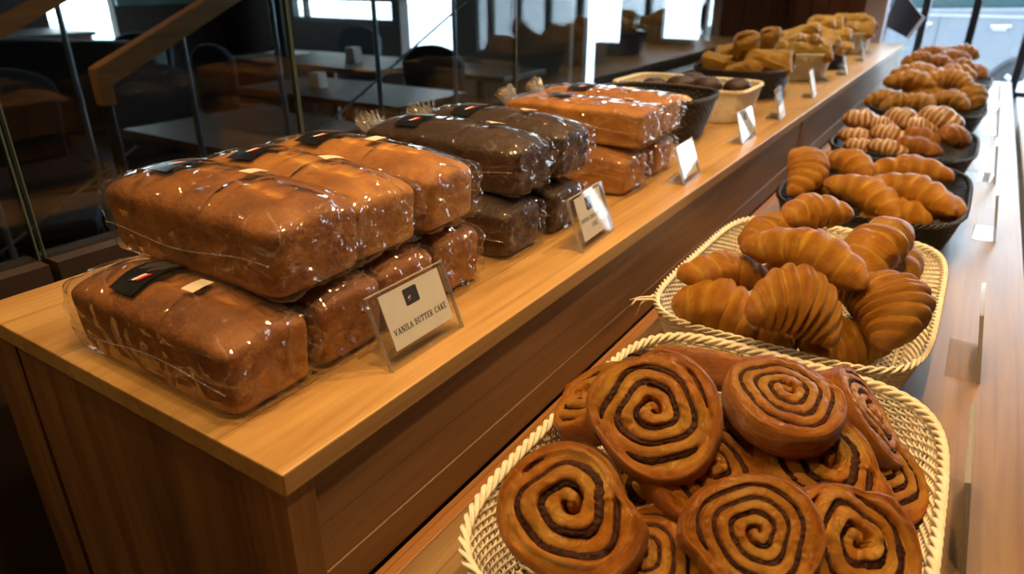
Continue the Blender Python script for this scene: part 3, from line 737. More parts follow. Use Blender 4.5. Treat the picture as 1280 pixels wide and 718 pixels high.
def sign(loc,W,H,foot,lean,label,lines,card,rz=0,cardmat='paper',logo=True,group=None):
    """acrylic L: the face stands along local x, leans back towards local +y; foot runs back to +y"""
    r=empty('sign_holder',(0,0,0)); t=.0016
    def face(mb,y0,y1):     # slab in face coordinates (x, height, depth) -> leaned
        c,s=math.cos(lean),math.sin(lean)
        mb.v=[(a,b*s+d*c,b*c-d*s) for a,b,d in mb.v]; return mb
    f=face(MB().box(-W/2,W/2,0,H,0,t),0,0); f.build('front_sheet',M['acrylic'],r)
    f=face(MB().box(-W/2,W/2,.004,H,.0030,.0030+t),0,0); f.build('back_sheet',M['acrylic'],r)
    MB().box(-W/2,W/2,0,foot,0,t).build('foot',M['acrylic'],r)
    e=MB()
    for x in ():
        e.add([(x-.0004,0,0),(x+.0004,0,0),(x+.0004,foot,0),(x-.0004,foot,0),(x-.0004,0,t),(x+.0004,0,t),(x+.0004,foot,t),(x-.0004,foot,t)],[(0,3,2,1),(4,5,6,7),(0,1,5,4),(1,2,6,5),(2,3,7,6),(3,0,4,7)])
    e2=face(MB().box(-W/2-.0003,-W/2+.0005,0,H,0,.0046).box(W/2-.0005,W/2+.0003,0,H,0,.0046).box(-W/2,W/2,H-.0005,H+.0003,0,.0046),0,0)
    e.add(e2.v,e2.f); e.build('bright_edge',M['acrylic_edge'],r)
    cx,cy,cw,ch=card
    cd=face(MB().box(cx-cw/2,cx+cw/2,cy-ch/2,cy+ch/2,.0019,.0027),0,0).build('card',M[cardmat],r)
    z=.00175
    if logo:
        lg=MB(); w2,h2=cw*.115,ch*.15; lx,ly=cx-cw*.03,cy+ch*.27
        pr=[(lx+sx*(w2-.0015)+.0015*math.cos(a),ly+sy*(h2-.0015)+.0015*math.sin(a)) for sx,sy,a0 in ((1,1,0),(-1,1,PI/2),(-1,-1,PI),(1,-1,1.5*PI)) for a in (a0,a0+PI/4,a0+PI/2)]
        lg.add([(p[0],p[1],z) for p in pr],[tuple(range(12))]); face(lg,0,0).build('logo',M['logo_grey'],cd)
        k=MB().add([(lx-w2*.5,ly-h2*.1,z-.0001),(lx-w2*.1,ly+h2*.1,z-.0001),(lx-w2*.15,ly-h2*.12,z-.0001),(lx-w2*.55,ly-h2*.3,z-.0001)],[(0,1,2,3)])
        face(k,0,0).build('logo_stroke',M['label_white'],cd)
        k=MB().add([(lx-w2*.5,ly-h2*.42,z-.0001),(lx-w2*.1,ly-h2*.22,z-.0001),(lx-w2*.15,ly-h2*.44,z-.0001),(lx-w2*.55,ly-h2*.62,z-.0001)],[(0,1,2,3)])
        face(k,0,0).build('logo_stroke',M['label_red'],cd)
    if lines:
        mb=MB()
        for s,h,yy in lines: text_mb(s,h,cx,cy+yy,z,mb)
        face(mb,0,0).build('lettering',M['ink'],cd)
    r.location=loc; r.rotation_euler.z=rz; tag(r,label,'sign',group); return r
# local x must run along world +y, local +y towards world -x  -> rz = 90 degrees
R90=PI/2
XS=-.372
sign((XS,.432,ZT+.0005),.104,.070,.030,.36,'clear acrylic sign with a white card for vanila butter cake',[('VANILA BUTTER CAKE',.0057,-.0105)],(0.003,.040,.082,.052),R90+.0)
sign((XS+.005,.775,ZT+.0005),.100,.070,.036,.34,'clear acrylic sign before the chocolate loaves, two lines of lettering',[('DOUBLE CHOCO BUTTER',.0050,-.003),('CAKE',.0058,-.0135)],(0.004,.038,.076,.056),R90+.05)
sign((XS+.006,1.131,ZT+.0005),.088,.066,.034,.34,'clear acrylic sign between the golden loaves and the small black basket',[],(0,.036,.066,.052),R90+.05)
sign((XS,1.495,ZT+.0005),.106,.066,.036,.30,'clear acrylic sign in front of the beige basket of dark muffins',[],(0,.038,.098,.052),R90)
sign((XS-.005,1.80,ZT+.0005),.085,.072,.036,.30,'small clear sign just before the counter joint, beside the first black basket of puffs',[],(0,.040,.070,.050),R90+.1)
sign((XS-.006,2.18,ZT+.0005),.085,.075,.036,.30,'small clear sign beyond the counter joint, beside the beige basket of puffs',[],(0,.042,.070,.052),R90+.1)
sign((XS-.012,2.75,ZT+.0005),.085,.080,.036,.30,'small clear sign beside the second black basket of puffs at the far end',[],(0,.046,.070,.05),R90+.1)
sign((XS-.03,3.26,ZT+.0005),.10,.085,.036,.30,'farthest small sign on the upper counter, before the last beige basket',[],(0,.046,.080,.055),R90+.1)
# holders on the lower table, faces turned to +x, seen from behind
for (x,y,W,lab) in [(.090,.66,.14,'clear acrylic holder on the lower table beside the cinnamon roll basket'),(.092,1.02,.12,'clear acrylic holder with a bright foot beside the beige croissant basket'),
        (.104,1.63,.10,'clear acrylic holder beside the nearest black croissant basket'),(.100,2.13,.10,'clear acrylic holder beside the basket of striped rolls'),(.100,2.80,.10,'clear acrylic holder beside the third black basket on the lower table'),(.10,3.35,.10,'farthest clear acrylic holder on the lower table')]:
    sign((x,y,ZL+.0005),W,.095,.040,.19,lab,[],(0,.055,W*.8,.060),R90,logo=False)
# ------------------------------------------------------------------ cafe behind the glass
def cafe_table(loc,w,d,label,rz=0):
    r=empty('cafe_table',loc); r.rotation_euler.z=rz
    MB().box(-w/2,w/2,-d/2,d/2,.715,.75).build('tabletop',M['dark_table'],r,bevel=.004)
    MB().cyl((0,0),.035,.02,.715,16).build('pedestal',M['dark_metal'],r)
    MB().box(-.25,.25,-.25,.25,0,.02).build('foot_plate',M['dark_metal'],r,bevel=.004)
    tag(r,label,'table'); return r
def chair(loc,rz,label,mat='navy',group=None):
    r=empty('cafe_chair',loc); r.rotation_euler.z=rz
    MB().box(-.23,.23,-.23,.23,.40,.47).build('seat',M[mat],r,bevel=.02)
    pr=[]
    for i in range(13):
        a=PI*i/12; pr.append((.24*math.cos(a)*1.0,.80+.12*math.sin(a)))
    pr=[(.21,.47)]+pr+[(-.21,.47)]
    MB().prism(pr,1,.19,.25).build('backrest',M[mat],r,bevel=.015)
    for sx in (-1,1):
        for sy in (-1,1): MB().tube([(sx*.19,sy*.18,.40),(sx*.22,sy*.22,0)],.013,8).build('leg',M['dark_metal'],r)
    tag(r,label,'chair',group); return r
cafe_table((-2.45,1.80,0),.80,.62,'dark cafe table nearest behind the glass, left of the loaves')
cafe_table((-2.85,2.75,0),1.2,.55,'dark long cafe table in the middle behind the glass')
cafe_table((-4.05,3.75,0),1.55,.70,'dark cafe table with papers standing far behind the glass')
cafe_table((-2.75,3.85,0),.70,.5,'light edged table standing before the bright doorway')
t=bpy.data.objects['cafe_table.003']; t.children[0].data.materials[0]=M['rail_wood']
MB_=MB().box(-.14,.14,-.10,.10,0,.006).box(-.12,.15,-.09,.11,.006,.012); o=MB_.build('menu_papers',M['paper']); o.location=(-4.62,3.83,.7505); tag(o,'pale stack of papers lying on the far cafe table','papers')
o=MB().prism([(-.05,0),(.05,0),(.035,.10),(-.035,.10)],1,-.04,.04).build('table_card',M['paper']); o.location=(-3.75,3.70,.7505); tag(o,'small white folded card standing on the far cafe table','card')
o=MB().prism([(-.045,0),(.045,0),(.035,.08),(-.035,.08)],1,-.03,.03).build('table_card',M['paper']); o.location=(-3.05,2.72,.7505); tag(o,'small pale folded card standing on the middle cafe table','card')
for x,y,rz,lab in [(-3.0,1.15,2.6,'dark blue round backed chair in front of the nearest cafe table'),(-3.25,1.95,1.45,'dark chair behind the nearest cafe table'),   (-2.9,3.32,.0,'dark navy chair behind the middle cafe table'),(-4.1,3.05,3.0,'dark navy chair in front of the table with papers'),(-4.6,4.4,0,'dark chair against the front wall behind the table with papers'),
   (-3.65,1.45,1.4,'dark chair beside the wooden stair rail'),(-5.35,2.95,.5,'tall dark chair before the bright left window')]:
    chair((x,y,0),rz,lab)
b=empty('banquette',(-4.6,1.75,0)); b.rotation_euler.z=.35
MB().box(-.9,.9,-.3,.3,.1,.45).build('seat',M['slate_fabric'],b,bevel=.03); MB().box(-.9,.9,.2,.34,.45,.98).build('backrest',M['slate_fabric'],b,bevel=.03)
MB().box(-.88,.88,-.26,.3,0,.1).build('base',M['dark_metal'],b)
tag(b,'long slate grey upholstered bench with a straight back, far left behind the glass','bench')
# sideboard with apples, left
b=empty('sideboard',(-6.3,2.55,0)); MB().box(-.35,.35,-.5,.5,0,.88).build('body',M['slat_wood'],b,bevel=.01); MB().box(-.37,.37,-.52,.52,.88,.91).build('top',M['dark_table'],b)
tag(b,'brown wooden sideboard against the left wall with green fruit on top','cabinet')
for i,(x,y) in enumerate([(-6.15,2.30),(-6.13,2.40),(-6.2,2.35)]):
    V,F,A=dome_mesh(i+50,.05,.05,foot=1); o=meshobj('green_apple',V,F,M['apple'],None,True,A); o.location=(x,y,.96); tag(o,'green apple lying on the brown sideboard','apple','apples on the sideboard')
def armchairish(): pass
a=empty('armchair',(-2.1,1.25,0)); 
# stair with timber handrail
def handrail(x,y0,z0,y1,slope,label,drop=.10):
    r=empty('stair_handrail',(x,y0,0))
    L=y1-y0; h=.048; w=.04
    rail=MB().prism([(0,z0),(L,z0+slope*L),(L,z0+slope*L-h),(h*.8,z0-h*1.0),(h*.8,z0-drop),(0,z0-drop)],0,-w/2,w/2)
    rail.build('rail',M['rail_wood'],r,bevel=.004)
    MB().tube([(0,h*.4,0),(0,h*.4,z0-drop)],.016,10).build('post',M['dark_metal'],r)
    for k in (.28,.62,1.1,1.6):
        if k<L: MB().tube([(0,k,max(0,0)),(0,k,z0+slope*k-h*.6)],.010,8).build('post',M['blue_steel'],r)
    MB().tube([(0,.05,z0-.62),(0,L,z0-.62+slope*L)],.005,6).build('lower_bar',M['steel'],r)
    tag(r,label,'handrail'); return r
bpy.data.objects.remove(a)
handrail(-2.0,1.0,1.09,3.2,.44,'timber stair handrail with a squared-off lower end, nearer the loaves')
handrail(-2.6,.62,1.0,1.4,.45,'timber stair handrail at the upper left corner',drop=.05)
# dark steel posts behind the glass
for (x,y,lab) in [(-3.62,3.0,'dark steel post standing behind the middle cafe table'),(-1.9,3.62,'dark slim post near the street window, left of the slatted wood wall')]:
    o=MB().box(-.03,.03,-.03,.03,0,2.9).build('steel_post',M['dark_metal'],bevel=.002); o.location=(x,y,0); tag(o,lab,'post')
o=MB().box(-.45,.45,-.02,.02,1.05,2.0).build('wall_poster',M['teal_poster']); o.location=(-6.96,4.3,0); o.rotation_euler.z=PI/2; tag(o,'muted teal poster on the left wall beside the window','poster')
# menu board and plant at the far window
b=empty('menu_board',(-.40,4.62,.70)); b.rotation_euler=(0,0,0)
MB().prism([(-.11,.36),(.02,.30),(.075,.41),(-.06,.55)],1,-.01,.01).build('panel',M['dark_metal'],b)
MB().prism([(.02,.30),(.035,.293),(.09,.405),(.075,.41)],1,-.012,.012).build('pale_edge',M['white_paint'],b)
MB().tube([(-.09,0,.42),(-.12,.0,0.0)],.008,6).box(-.17,-.07,-.05,.05,-.70,-.69).tube([(-.12,0,0),(-.12,0,-.70)],.008,6).build('stand',M['dark_metal'],b)
tag(b,'tilted dark board beside the lilac column at the far window','board')
b=empty('potted_plant',(-.46,4.75,0)); MB().cyl((0,0),.07,0,.70,16).build('pot',M['white_paint'],b)
lf=MB(); rnd=random.Random(4)
for i in range(26):
    a=rnd.uniform(0,2*PI); z=rnd.uniform(.68,.98); rr=rnd.uniform(.03,.09); c=Vector((rr*math.cos(a),rr*math.sin(a),z)); u=Vector((math.cos(a),math.sin(a),.4))*.035; v=Vector((-math.sin(a),math.cos(a),.1))*.014
    lf.add([c-u,c+v+Vector((0,0,.004)),c+u,c-v-Vector((0,0,.004))],[(0,1,2,3)])
lf.tube([(0,0,.66),(0,0,.95)],.005,6); lf.build('foliage',M['leafy'],b)
tag(b,'small leafy green plant in a pale pot at the far window','plant')
# ------------------------------------------------------------------ baskets
make_basket((-.108,.505,ZL+.0005),.161,.223,.085,M['reed'],'beige wicker basket heaped with cinnamon rolls, nearest the viewer',k=4.6)
cb=make_basket((-.141,1.004,ZL+.0005),.166,.243,.078,M['reed'],'beige wicker basket heaped with croissants, behind the cinnamon roll basket',k=5)
mb=MB()
for i,(dy,dz) in enumerate([(0,.002),(.006,-.010),(-.010,.004)]):
    mb.tube([(-.150,-.175+dy,.078),(-.163,-.190+dy,.080),(-.176,-.198+dy*1.4,.077+dz),(-.188+.006*i,-.205+dy*2,.070+dz*2.2)],[.0018,.0017,.0015,.001],6)
mb.build('loose_reed_end',M['reed'],cb,True)
make_basket((-.125,1.575,ZL+.0005),.165,.245,.078,M['reed_dark'],'black wicker basket of croissants, nearest of the black ones on the lower table',stakes=130)
make_basket((-.125,2.115,ZL+.0005),.165,.225,.074,M['reed_dark'],'black wicker basket filled with striped brown buns',stakes=110,rows=18)
make_basket((-.120,2.80,ZL+.0005),.168,.245,.072,M['reed_dark'],'third black wicker basket, of plump glossy croissants, beyond the striped buns',stakes=90,rows=16)
make_basket((-.105,3.52,ZL+.0005),.160,.225,.075,M['reed_dark'],'farthest black wicker basket of brown pastries on the lower table',stakes=90,rows=16)
make_basket((-.575,1.43,ZT+.0005),.130,.120,.088,M['reed_dark'],'small black wicker basket of golden buns behind the golden wrapped loaves',k=2.8,base=.80,stakes=80,rows=16)
make_basket((-.602,1.725,ZT+.0005),.165,.110,.072,M['reed'],'beige rectangular wicker basket of dark chocolate muffins',k=6,base=.90,stakes=100,rows=20)
make_basket((-.575,2.12,ZT+.0005),.128,.160,.075,M['reed_dark'],'first black wicker basket of puff pastries on the upper counter',k=2.6,base=.84,stakes=80,rows=16)
make_basket((-.545,2.56,ZT+.0005),.130,.125,.082,M['reed'],'round beige wicker basket of puff pastries on the upper counter',k=2.4,base=.84,stakes=80,rows=16)
make_basket((-.545,2.93,ZT+.0005),.130,.125,.085,M['reed_dark'],'second black wicker basket of puff pastries on the upper counter',k=2.6,base=.84,stakes=70,rows=14)
make_basket((-.56,3.55,ZT+.0005),.130,.135,.085,M['reed'],'farthest beige wicker basket on the upper counter beside the lilac column',k=2.6,base=.86,stakes=70,rows=14)
# ------------------------------------------------------------------ pastries: one source of each kind, then copies
SRC=[]
ROLLS=[make_roll_proto(3,openness=.9,turns=2.4),make_roll_proto(8,openness=.4,turns=2.9),make_roll_proto(15,openness=.2,turns=3.2),make_roll_proto(21,openness=.3,turns=3.2,R=.052,H=.034),make_roll_proto(33,openness=.6,turns=2.6)]
CR=[make_croissant('croissant',1,'croissant',L=.155,W=.030,bend=.25,n=2.6),make_croissant('croissant',7,'croissant',L=.165,W=.029,bend=.5,n=3.0,twist=.35),
    make_croissant('croissant',12,'croissant',L=.14,W=.030,bend=.7,n=2.6),make_croissant('croissant',19,'croissant',L=.155,W=.031,bend=.35,n=2.2,twist=.5),make_croissant('croissant',26,'croissant',L=.14,W=.031,bend=.9,n=4.6,twist=.2)]
CRL=[.155,.165,.14,.155,.14]
PF=[]
for sd in (2,5,9,14):
    V,F,A=puff_mesh(sd); PF.append(meshobj('puff_pastry',V,F,M['puff'],None,True,A))
V,F,A=croissant_mesh(41,L=.09,W=.021,bend=.15,n=1.6,flat=.8); SB=meshobj('striped_bun',V,F,M['striped'],None,True,A)
V,F,A=dome_mesh(5,.036,.026,foot=.6); MU=meshobj('chocolate_muffin',V,F,M['muffin'],None,True,A)
V,F,A=dome_mesh(9,.036,.026,foot=.5); BU=meshobj('golden_bun',V,F,M['bun_gold'],None,True,A)
used=set()
def inst(src):
    if src.name not in used: used.add(src.name); return src
    return copy_tree(src)
def roll(loc,n,spin,sc,k,label):
    o=inst(ROLLS[k]); put(o,loc,n,spin,sc); tag(o,label,'cinnamon roll','cinnamon rolls in the near basket')
GN={'B1':('croissants in the beige basket','croissant'),'B2':('croissants in the nearest black basket','croissant'),'B4':('croissants in the third black basket','croissant'),'B5':('brown pastries in the farthest black basket','croissant_red')}
def croissant(loc,ax,rl,L,g,k,grp,label):
    o=inst(CR[k]); gn,mt=GN[grp]
    s=max(.72,L/CRL[k]); gs=min(1.25,max(.85,g*.92))*(1.18 if grp=='B4' else 1.08 if grp=='B2' else 1)
    put_axis(o,loc,ax,(0,-.3,.95),rl,(s,gs,gs)); tag(o,label,'croissant' if grp!='B5' else 'pastry',gn)
    if mt!='croissant': o.material_slots[0].link='OBJECT'; o.material_slots[0].material=M[mt]
def striped_bun(loc,L,w,yaw,label):
    o=inst(SB); put_axis(o,loc,(math.cos(yaw),math.sin(yaw)*.8,0),(0,-.3,.95),.1,(L/.088,w/.026,w/.025)); tag(o,label,'bun','striped buns in the black basket')
    if 'brown' in label: o.material_slots[0].link='OBJECT'; o.material_slots[0].material=M['croissant_red']
def muffin(loc,r,label):
    o=inst(MU); loc=(loc[0],loc[1],loc[2]-.004); put(o,loc,(0,0,1),loc[0]*40,r/.036); tag(o,label,'muffin','dark muffins in the beige basket')
def bun(loc,r,label):
    o=inst(BU); loc=(loc[0],loc[1],loc[2]-.016); put(o,loc,(0,0,1),loc[0]*40,r/.036); tag(o,label,'bun','golden buns in the small black basket')
UG={'U3':'puff pastries in the first black basket','U4':'puff pastries in the round beige basket','U5':'puff pastries in the second black basket','U6':'puff pastries in the farthest beige basket'}
def puff(loc,ax,L,g,k,grp,label):
    o=inst(PF[k]); put_axis(o,loc,ax,(0,-.3,.95),.2*k,(L/.11*1.1,g*1.15,g*1.2)); tag(o,label,'pastry',UG[grp])
roll((-0.1851, 0.3647, 0.948),(0.1, -0.55, 0.83),0.6,1.02,0,'cinnamon roll at the near left corner of its basket, wide dark gap in its spiral')
roll((-0.164, 0.4669, 0.982),(0.12, -0.6, 0.79),2.2,1.06,1,'large cinnamon roll on top of the pile at the left, facing the viewer')
roll((-0.0604, 0.4104, 0.95),(0.16, -0.5, 0.85),4.0,0.88,2,'pale cinnamon roll in the middle of the near row with evenly spaced rings')
roll((-0.0777, 0.5364, 0.988),(0.15, -0.12, 0.98),1.0,0.96,3,'cinnamon roll lying almost flat on top, in the middle of the back row')
roll((-0.2257, 0.4938, 0.955),(-0.55, -0.2, 0.8),3.0,0.9,4,'cinnamon roll half hidden behind the large top left roll')
roll((-0.1136, 0.4684, 0.94),(0.38, -0.25, 0.89),5.0,1.02,1,'cinnamon roll in the middle of the heap, under the large top left roll')
roll((-0.0375, 0.5227, 0.945),(0.15, -0.35, 0.92),0.3,1.0,0,'cinnamon roll just below the flat top one, in shade at its upper edge')
roll((-0.025, 0.6121, 0.948),(0.7, 0.18, 0.68),2.6,0.98,2,'cinnamon roll leaning on its edge at the right, spiral turned away')
roll((-0.0016, 0.577, 0.915),(0.45, -0.25, 0.85),4.4,0.98,3,'cinnamon roll low at the right edge of the heap')
roll((-0.0058, 0.4606, 0.93),(0.45, -0.35, 0.8),1.7,0.98,4,'cinnamon roll with parted layers at the near right')
roll((-0.1699, 0.6278, 0.945),(-0.1, 0.45, 0.88),0,1.02,3,'cinnamon roll at the back of the basket seen from its plain edge')
roll((-0.1292, 0.3752, 0.912),(0.0, -0.2, 0.97),2.0,0.92,2,'cinnamon roll low in the near middle, only its top ring showing')
roll((-0.157, 0.4832, 0.888),(0, 0, 1),3.3,0.96,0,'shaded cinnamon roll at the bottom between the two left ones')
roll((-0.0743, 0.5606, 0.882),(0, 0, 1),1.3,0.96,4,'cinnamon roll on the basket bottom under the middle of the heap')
roll((-0.18, 0.388, 0.895),(0.02,0.03,1),2.0,.9,1,'cinnamon roll lying under the near left one, almost hidden')
roll((-0.085, 0.382, 0.876),(0.02,0.03,1),0.5,.9,3,'cinnamon roll on the basket bottom at the near end, under the pale one')
roll((-0.012, 0.44, 0.882),(0.02,0.03,1),3.1,.9,4,'cinnamon roll lying under the parted one at the near right')
roll((-0.165, 0.61, 0.88),(0.02,0.03,1),1.1,.9,2,'cinnamon roll on the basket bottom under the back left pair')
croissant((-0.2234, 0.855, 0.96),(0.1034, 0.0727, -0.01),0.0,0.1268,1.0,0,'B1','long pointed croissant lying across the left rim of the beige basket')
croissant((-0.1268, 0.8646, 1.005),(0.1557, -0.0287, -0.014),0.2,0.1589,1.15,1,'B1','largest knobbly croissant in the middle on top of the pile')
croissant((-0.1603, 1.0558, 1.002),(0.0798, 0.0699, 0.0),0.0,0.1061,1.05,2,'B1','croissant at the back of the beige basket, topmost of the pile')
croissant((-0.062, 0.9726, 0.99),(0.0325, 0.1604, 0.02),0.2,0.1649,1.15,3,'B1','croissant with a raised pointed tip at the right rear')
croissant((-0.117, 0.7796, 0.9775),(0.0768, 0.0308, -0.025),0.3,0.0864,1.45,4,'B1','plump striped croissant in front of the largest one')
croissant((-0.2108, 0.8006, 0.9325),(0.0794, 0.0058, -0.015),0.1,0.081,1.35,0,'B1','croissant tucked at the near left corner of the beige basket')
croissant((-0.1622, 0.833, 0.915),(0.1026, -0.0264, 0.0),0.2,0.1059,1.2,1,'B1','darker croissant low in the near middle behind the rim')
croissant((-0.0698, 0.8324, 0.915),(0.0686, 0.0951, -0.01),0.0,0.1177,1.25,2,'B1','croissant low at the near rim right of the middle')
croissant((-0.0232, 0.8594, 0.9625),(0.0643, -0.078, -0.035),0.1,0.107,1.45,4,'B1','plump layered croissant at the near right corner of the beige basket')
croissant((-0.205, 0.9938, 0.975),(0.0346, 0.1027, 0.01),0.0,0.1088,1.0,3,'B1','croissant mostly hidden at the back left behind the largest one')
croissant((-0.0416, 1.0751, 0.94),(0.0639, -0.1175, -0.02),0.0,0.1352,1.2,2,'B1','croissant against the right rim under the raised one')
croissant((-0.1424, 1.0051, 0.9125),(0.1243, -0.06, -0.005),0.0,0.1381,1.3,0,'B1','croissant deep in the middle of the beige basket')
croissant((-0.247, 1.5, 0.9509),(0.0372, -0.1388, -0.0581),0.1,0.155,1.15,4,'B2','striped croissant standing on end at the left of the black basket')
croissant((-0.1876, 1.62, 0.9469),(0.1092, -0.1092, -0.0135),0.1,0.155,1.1,0,'B2','croissant second from the left in the nearest black basket')
croissant((-0.1242, 1.44, 0.9352),(0.1482, -0.0856, -0.0364),0.1,0.175,1.15,1,'B2','long croissant along the near rim of the nearest black basket')
croissant((-0.0521, 1.48, 0.9432),(0.1628, -0.0593, -0.0244),0.1,0.175,1.15,1,'B2','knobbly croissant at the right in the nearest black basket')
croissant((-0.0769, 1.62, 0.9522),(0.1576, 0.0278, 0.0),0.1,0.16,1.1,2,'B2','pale topped croissant at the back of the nearest black basket')
croissant((-0.0686, 1.42, 0.9092),(0.12, 0.0, 0.0),0.1,0.12,1.1,3,'B2','croissant low behind the near rim of the nearest black basket')
croissant((-0.0084, 1.5, 0.9201),(0.1079, -0.019, -0.0096),0.1,0.11,1.0,2,'B2','small croissant end by the right rim of the nearest black basket')
croissant((-0.1909, 1.52, 0.9108),(0.1316, -0.0479, 0.0),0.1,0.14,1.1,2,'B2','croissant low in the left half of the nearest black basket')
croissant((-0.1242, 1.66, 0.9011),(0.1212, 0.07, 0.0),0.1,0.14,1.2,0,'B2','croissant deep in the middle of the nearest black basket')
croissant((-0.1897, 2.82, 0.9795),(0.1709, -0.0363, -0.0092),0.1,0.175,1.25,0,'B4','plump glossy croissant at the left in the third black basket')
croissant((-0.0797, 2.84, 0.9881),(0.1576, -0.0278, 0.0),0.1,0.16,1.3,4,'B4','striped croissant in the middle of the third black basket')
croissant((-0.0048, 2.8, 0.952),(0.0906, -0.108, -0.0513),0.1,0.15,1.4,1,'B4','round croissant at the right rim of the third black basket')
croissant((-0.2571, 2.74, 0.9275),(0.1083, 0.0191, 0.0),0.1,0.11,1.1,2,'B4','croissant by the left near rim of the third black basket')
croissant((-0.1941, 2.66, 0.9257),(0.1182, 0.0208, 0.0),0.1,0.12,1.2,3,'B4','croissant at the near rim of the third black basket, left of the knobbly one')
croissant((-0.1395, 2.64, 0.931),(0.1128, -0.041, 0.0),0.1,0.12,1.2,3,'B4','knobbly croissant at the near rim of the third black basket')
croissant((-0.0585, 2.68, 0.943),(0.1303, -0.0474, -0.0195),0.1,0.14,1.2,0,'B4','croissant at the near right of the third black basket')
croissant((-0.1915, 3.0, 0.9953),(0.16, 0.0, 0.0),0.1,0.16,1.2,2,'B4','croissant at the back left of the third black basket')
croissant((-0.0775, 3.02, 0.9899),(0.1477, 0.026, 0.0),0.1,0.15,1.2,3,'B4','croissant at the back right of the third black basket')
croissant((-0.1263, 2.8, 0.9416),(0.141, 0.0513, 0.0),0.1,0.15,1.2,1,'B4','croissant deep in the middle of the third black basket')
croissant((-0.2207, 3.4, 0.9961),(0.1222, 0.0445, 0.0),0.1,0.13,1.3,3,'B5','brown pastry at the left in the farthest black basket')
croissant((-0.1535, 3.42, 0.9858),(0.1379, -0.0243, 0.0),0.1,0.14,1.3,0,'B5','brown pastry in the near row of the farthest black basket')
croissant((-0.0672, 3.42, 0.9787),(0.1316, -0.0479, 0.0),0.1,0.14,1.4,1,'B5','brown pastry right of the middle in the farthest black basket')
croissant((-0.0113, 3.42, 0.9639),(0.1029, -0.0594, -0.0167),0.1,0.12,1.3,2,'B5','brown pastry by the right rim of the farthest black basket')
croissant((-0.1825, 3.55, 1.0106),(0.1379, 0.0243, 0.0),0.1,0.14,1.3,4,'B5','brown pastry in the back row of the farthest black basket')
croissant((-0.1055, 3.5, 1.0065),(0.1477, -0.026, 0.0),0.1,0.15,1.4,2,'B5','brown pastry in the middle of the farthest black basket')
croissant((-0.0744, 3.55, 1.0229),(0.1295, 0.0, -0.0113),0.1,0.13,1.4,1,'B5','topmost brown pastry in the farthest black basket')
croissant((-0.149, 3.66, 1.0032),(0.1222, 0.0445, 0.0),0.1,0.13,1.3,3,'B5','brown pastry at the back left below the topmost in the farthest basket')
croissant((-0.1083, 3.5, 0.9554),(0.1316, 0.0479, 0.0),0.1,0.14,1.3,0,'B5','brown pastry deep in the middle of the farthest black basket')
striped_bun((-0.2384, 2.18, 0.9433),0.11624999999999999,0.042,0.4,'striped bun at the back left of the striped basket')
striped_bun((-0.1425, 2.2, 0.9545),0.10850000000000001,0.04,-0.5,'striped bun in the middle of the back row')
striped_bun((-0.056, 2.2, 0.9634),0.12400000000000001,0.044,-0.6,'large dark striped bun at the back right')
striped_bun((-0.0159, 2.12, 0.9353),0.11159999999999999,0.044,1.2,'reddish brown bun at the right rim of the striped basket')
striped_bun((-0.2311, 2.08, 0.9172),0.10850000000000001,0.032,0.1,'narrow striped bun in the second row at the left')
striped_bun((-0.1594, 2.08, 0.9299),0.10075,0.036,-0.2,'cream topped striped bun in the middle of the basket')
striped_bun((-0.0855, 2.08, 0.9343),0.093,0.034,-0.4,'small plain brown bun right of the cream topped one')
striped_bun((-0.2089, 1.99, 0.9112),0.093,0.028,0.1,'striped bun low at the near left rim')
striped_bun((-0.1489, 1.98, 0.9165),0.1023,0.03,0,'striped bun low at the near rim, second from left')
striped_bun((-0.0841, 2.0, 0.9249),0.10850000000000001,0.032,-0.1,'dusty grey brown bun at the near rim, right')
striped_bun((-0.1865, 2.14, 0.9422),0.07750000000000001,0.034,0.3,'small bun wedged behind the cream topped one')
striped_bun((-0.0971, 2.14, 0.9477),0.08525,0.034,0.3,'small reddish bun wedged in the middle of the striped basket')
muffin((-0.6737, 1.69, 1.066),0.034,'leftmost dark chocolate muffin in the beige basket')
muffin((-0.6111, 1.7, 1.0716),0.037,'second dark chocolate muffin from the left')
muffin((-0.5477, 1.715, 1.0728),0.036,'third dark chocolate muffin from the left')
muffin((-0.4807, 1.74, 1.0713),0.034,'rightmost dark muffin, lower and apart from the others')
muffin((-0.6071, 1.78, 1.0723),0.034,'dark chocolate muffin peeping from the back row')
bun((-0.6728, 1.48, 1.0735),.034,'golden bun showing above the wrapped loaves')
bun((-0.5956, 1.44, 1.0767),.034,'golden bun in the middle of the small black basket')
bun((-0.5109, 1.42, 1.0834),.034,'golden bun near the front of the small black basket')
puff((-0.6415, 2.12, 1.0813),(0.0997, 0.0465, 0.0),0.11,1,0,'U3','puff pastry lying at the left end of the first black puff basket')
puff((-0.5615, 2.06, 1.0701),(0.094, -0.0342, 0.0),0.1,0.9,1,'U3','flat puff pastry at the near rim of the first black puff basket')
puff((-0.579, 2.13, 1.1174),(0.01, -0.0565, 0.0819),0.1,1.2,2,'U3','puff pastry standing upright in the first black puff basket')
puff((-0.504, 2.1, 1.0916),(0.1182, 0.0208, 0.0),0.12,1.15,3,'U3','puff pastry with an open end at the right of the first black basket')
puff((-0.5426, 2.2, 1.1316),(0.0354, -0.0612, 0.0843),0.11,1.0,0,'U3','puff pastry leaning at the back, pointed end up')
puff((-0.6459, 2.22, 1.0997),(0.0886, 0.0156, 0.0),0.09,1,1,'U3','small puff end showing at the back of the first black basket')
puff((-0.564, 2.55, 1.1073),(0.092, -0.0531, 0.0285),0.11,1,2,'U4','puff pastry at the left of the round beige basket')
puff((-0.4788, 2.5, 1.0879),(0.1316, 0.0479, 0.0),0.14,1,3,'U4','puff pastry along the near rim of the round beige basket')
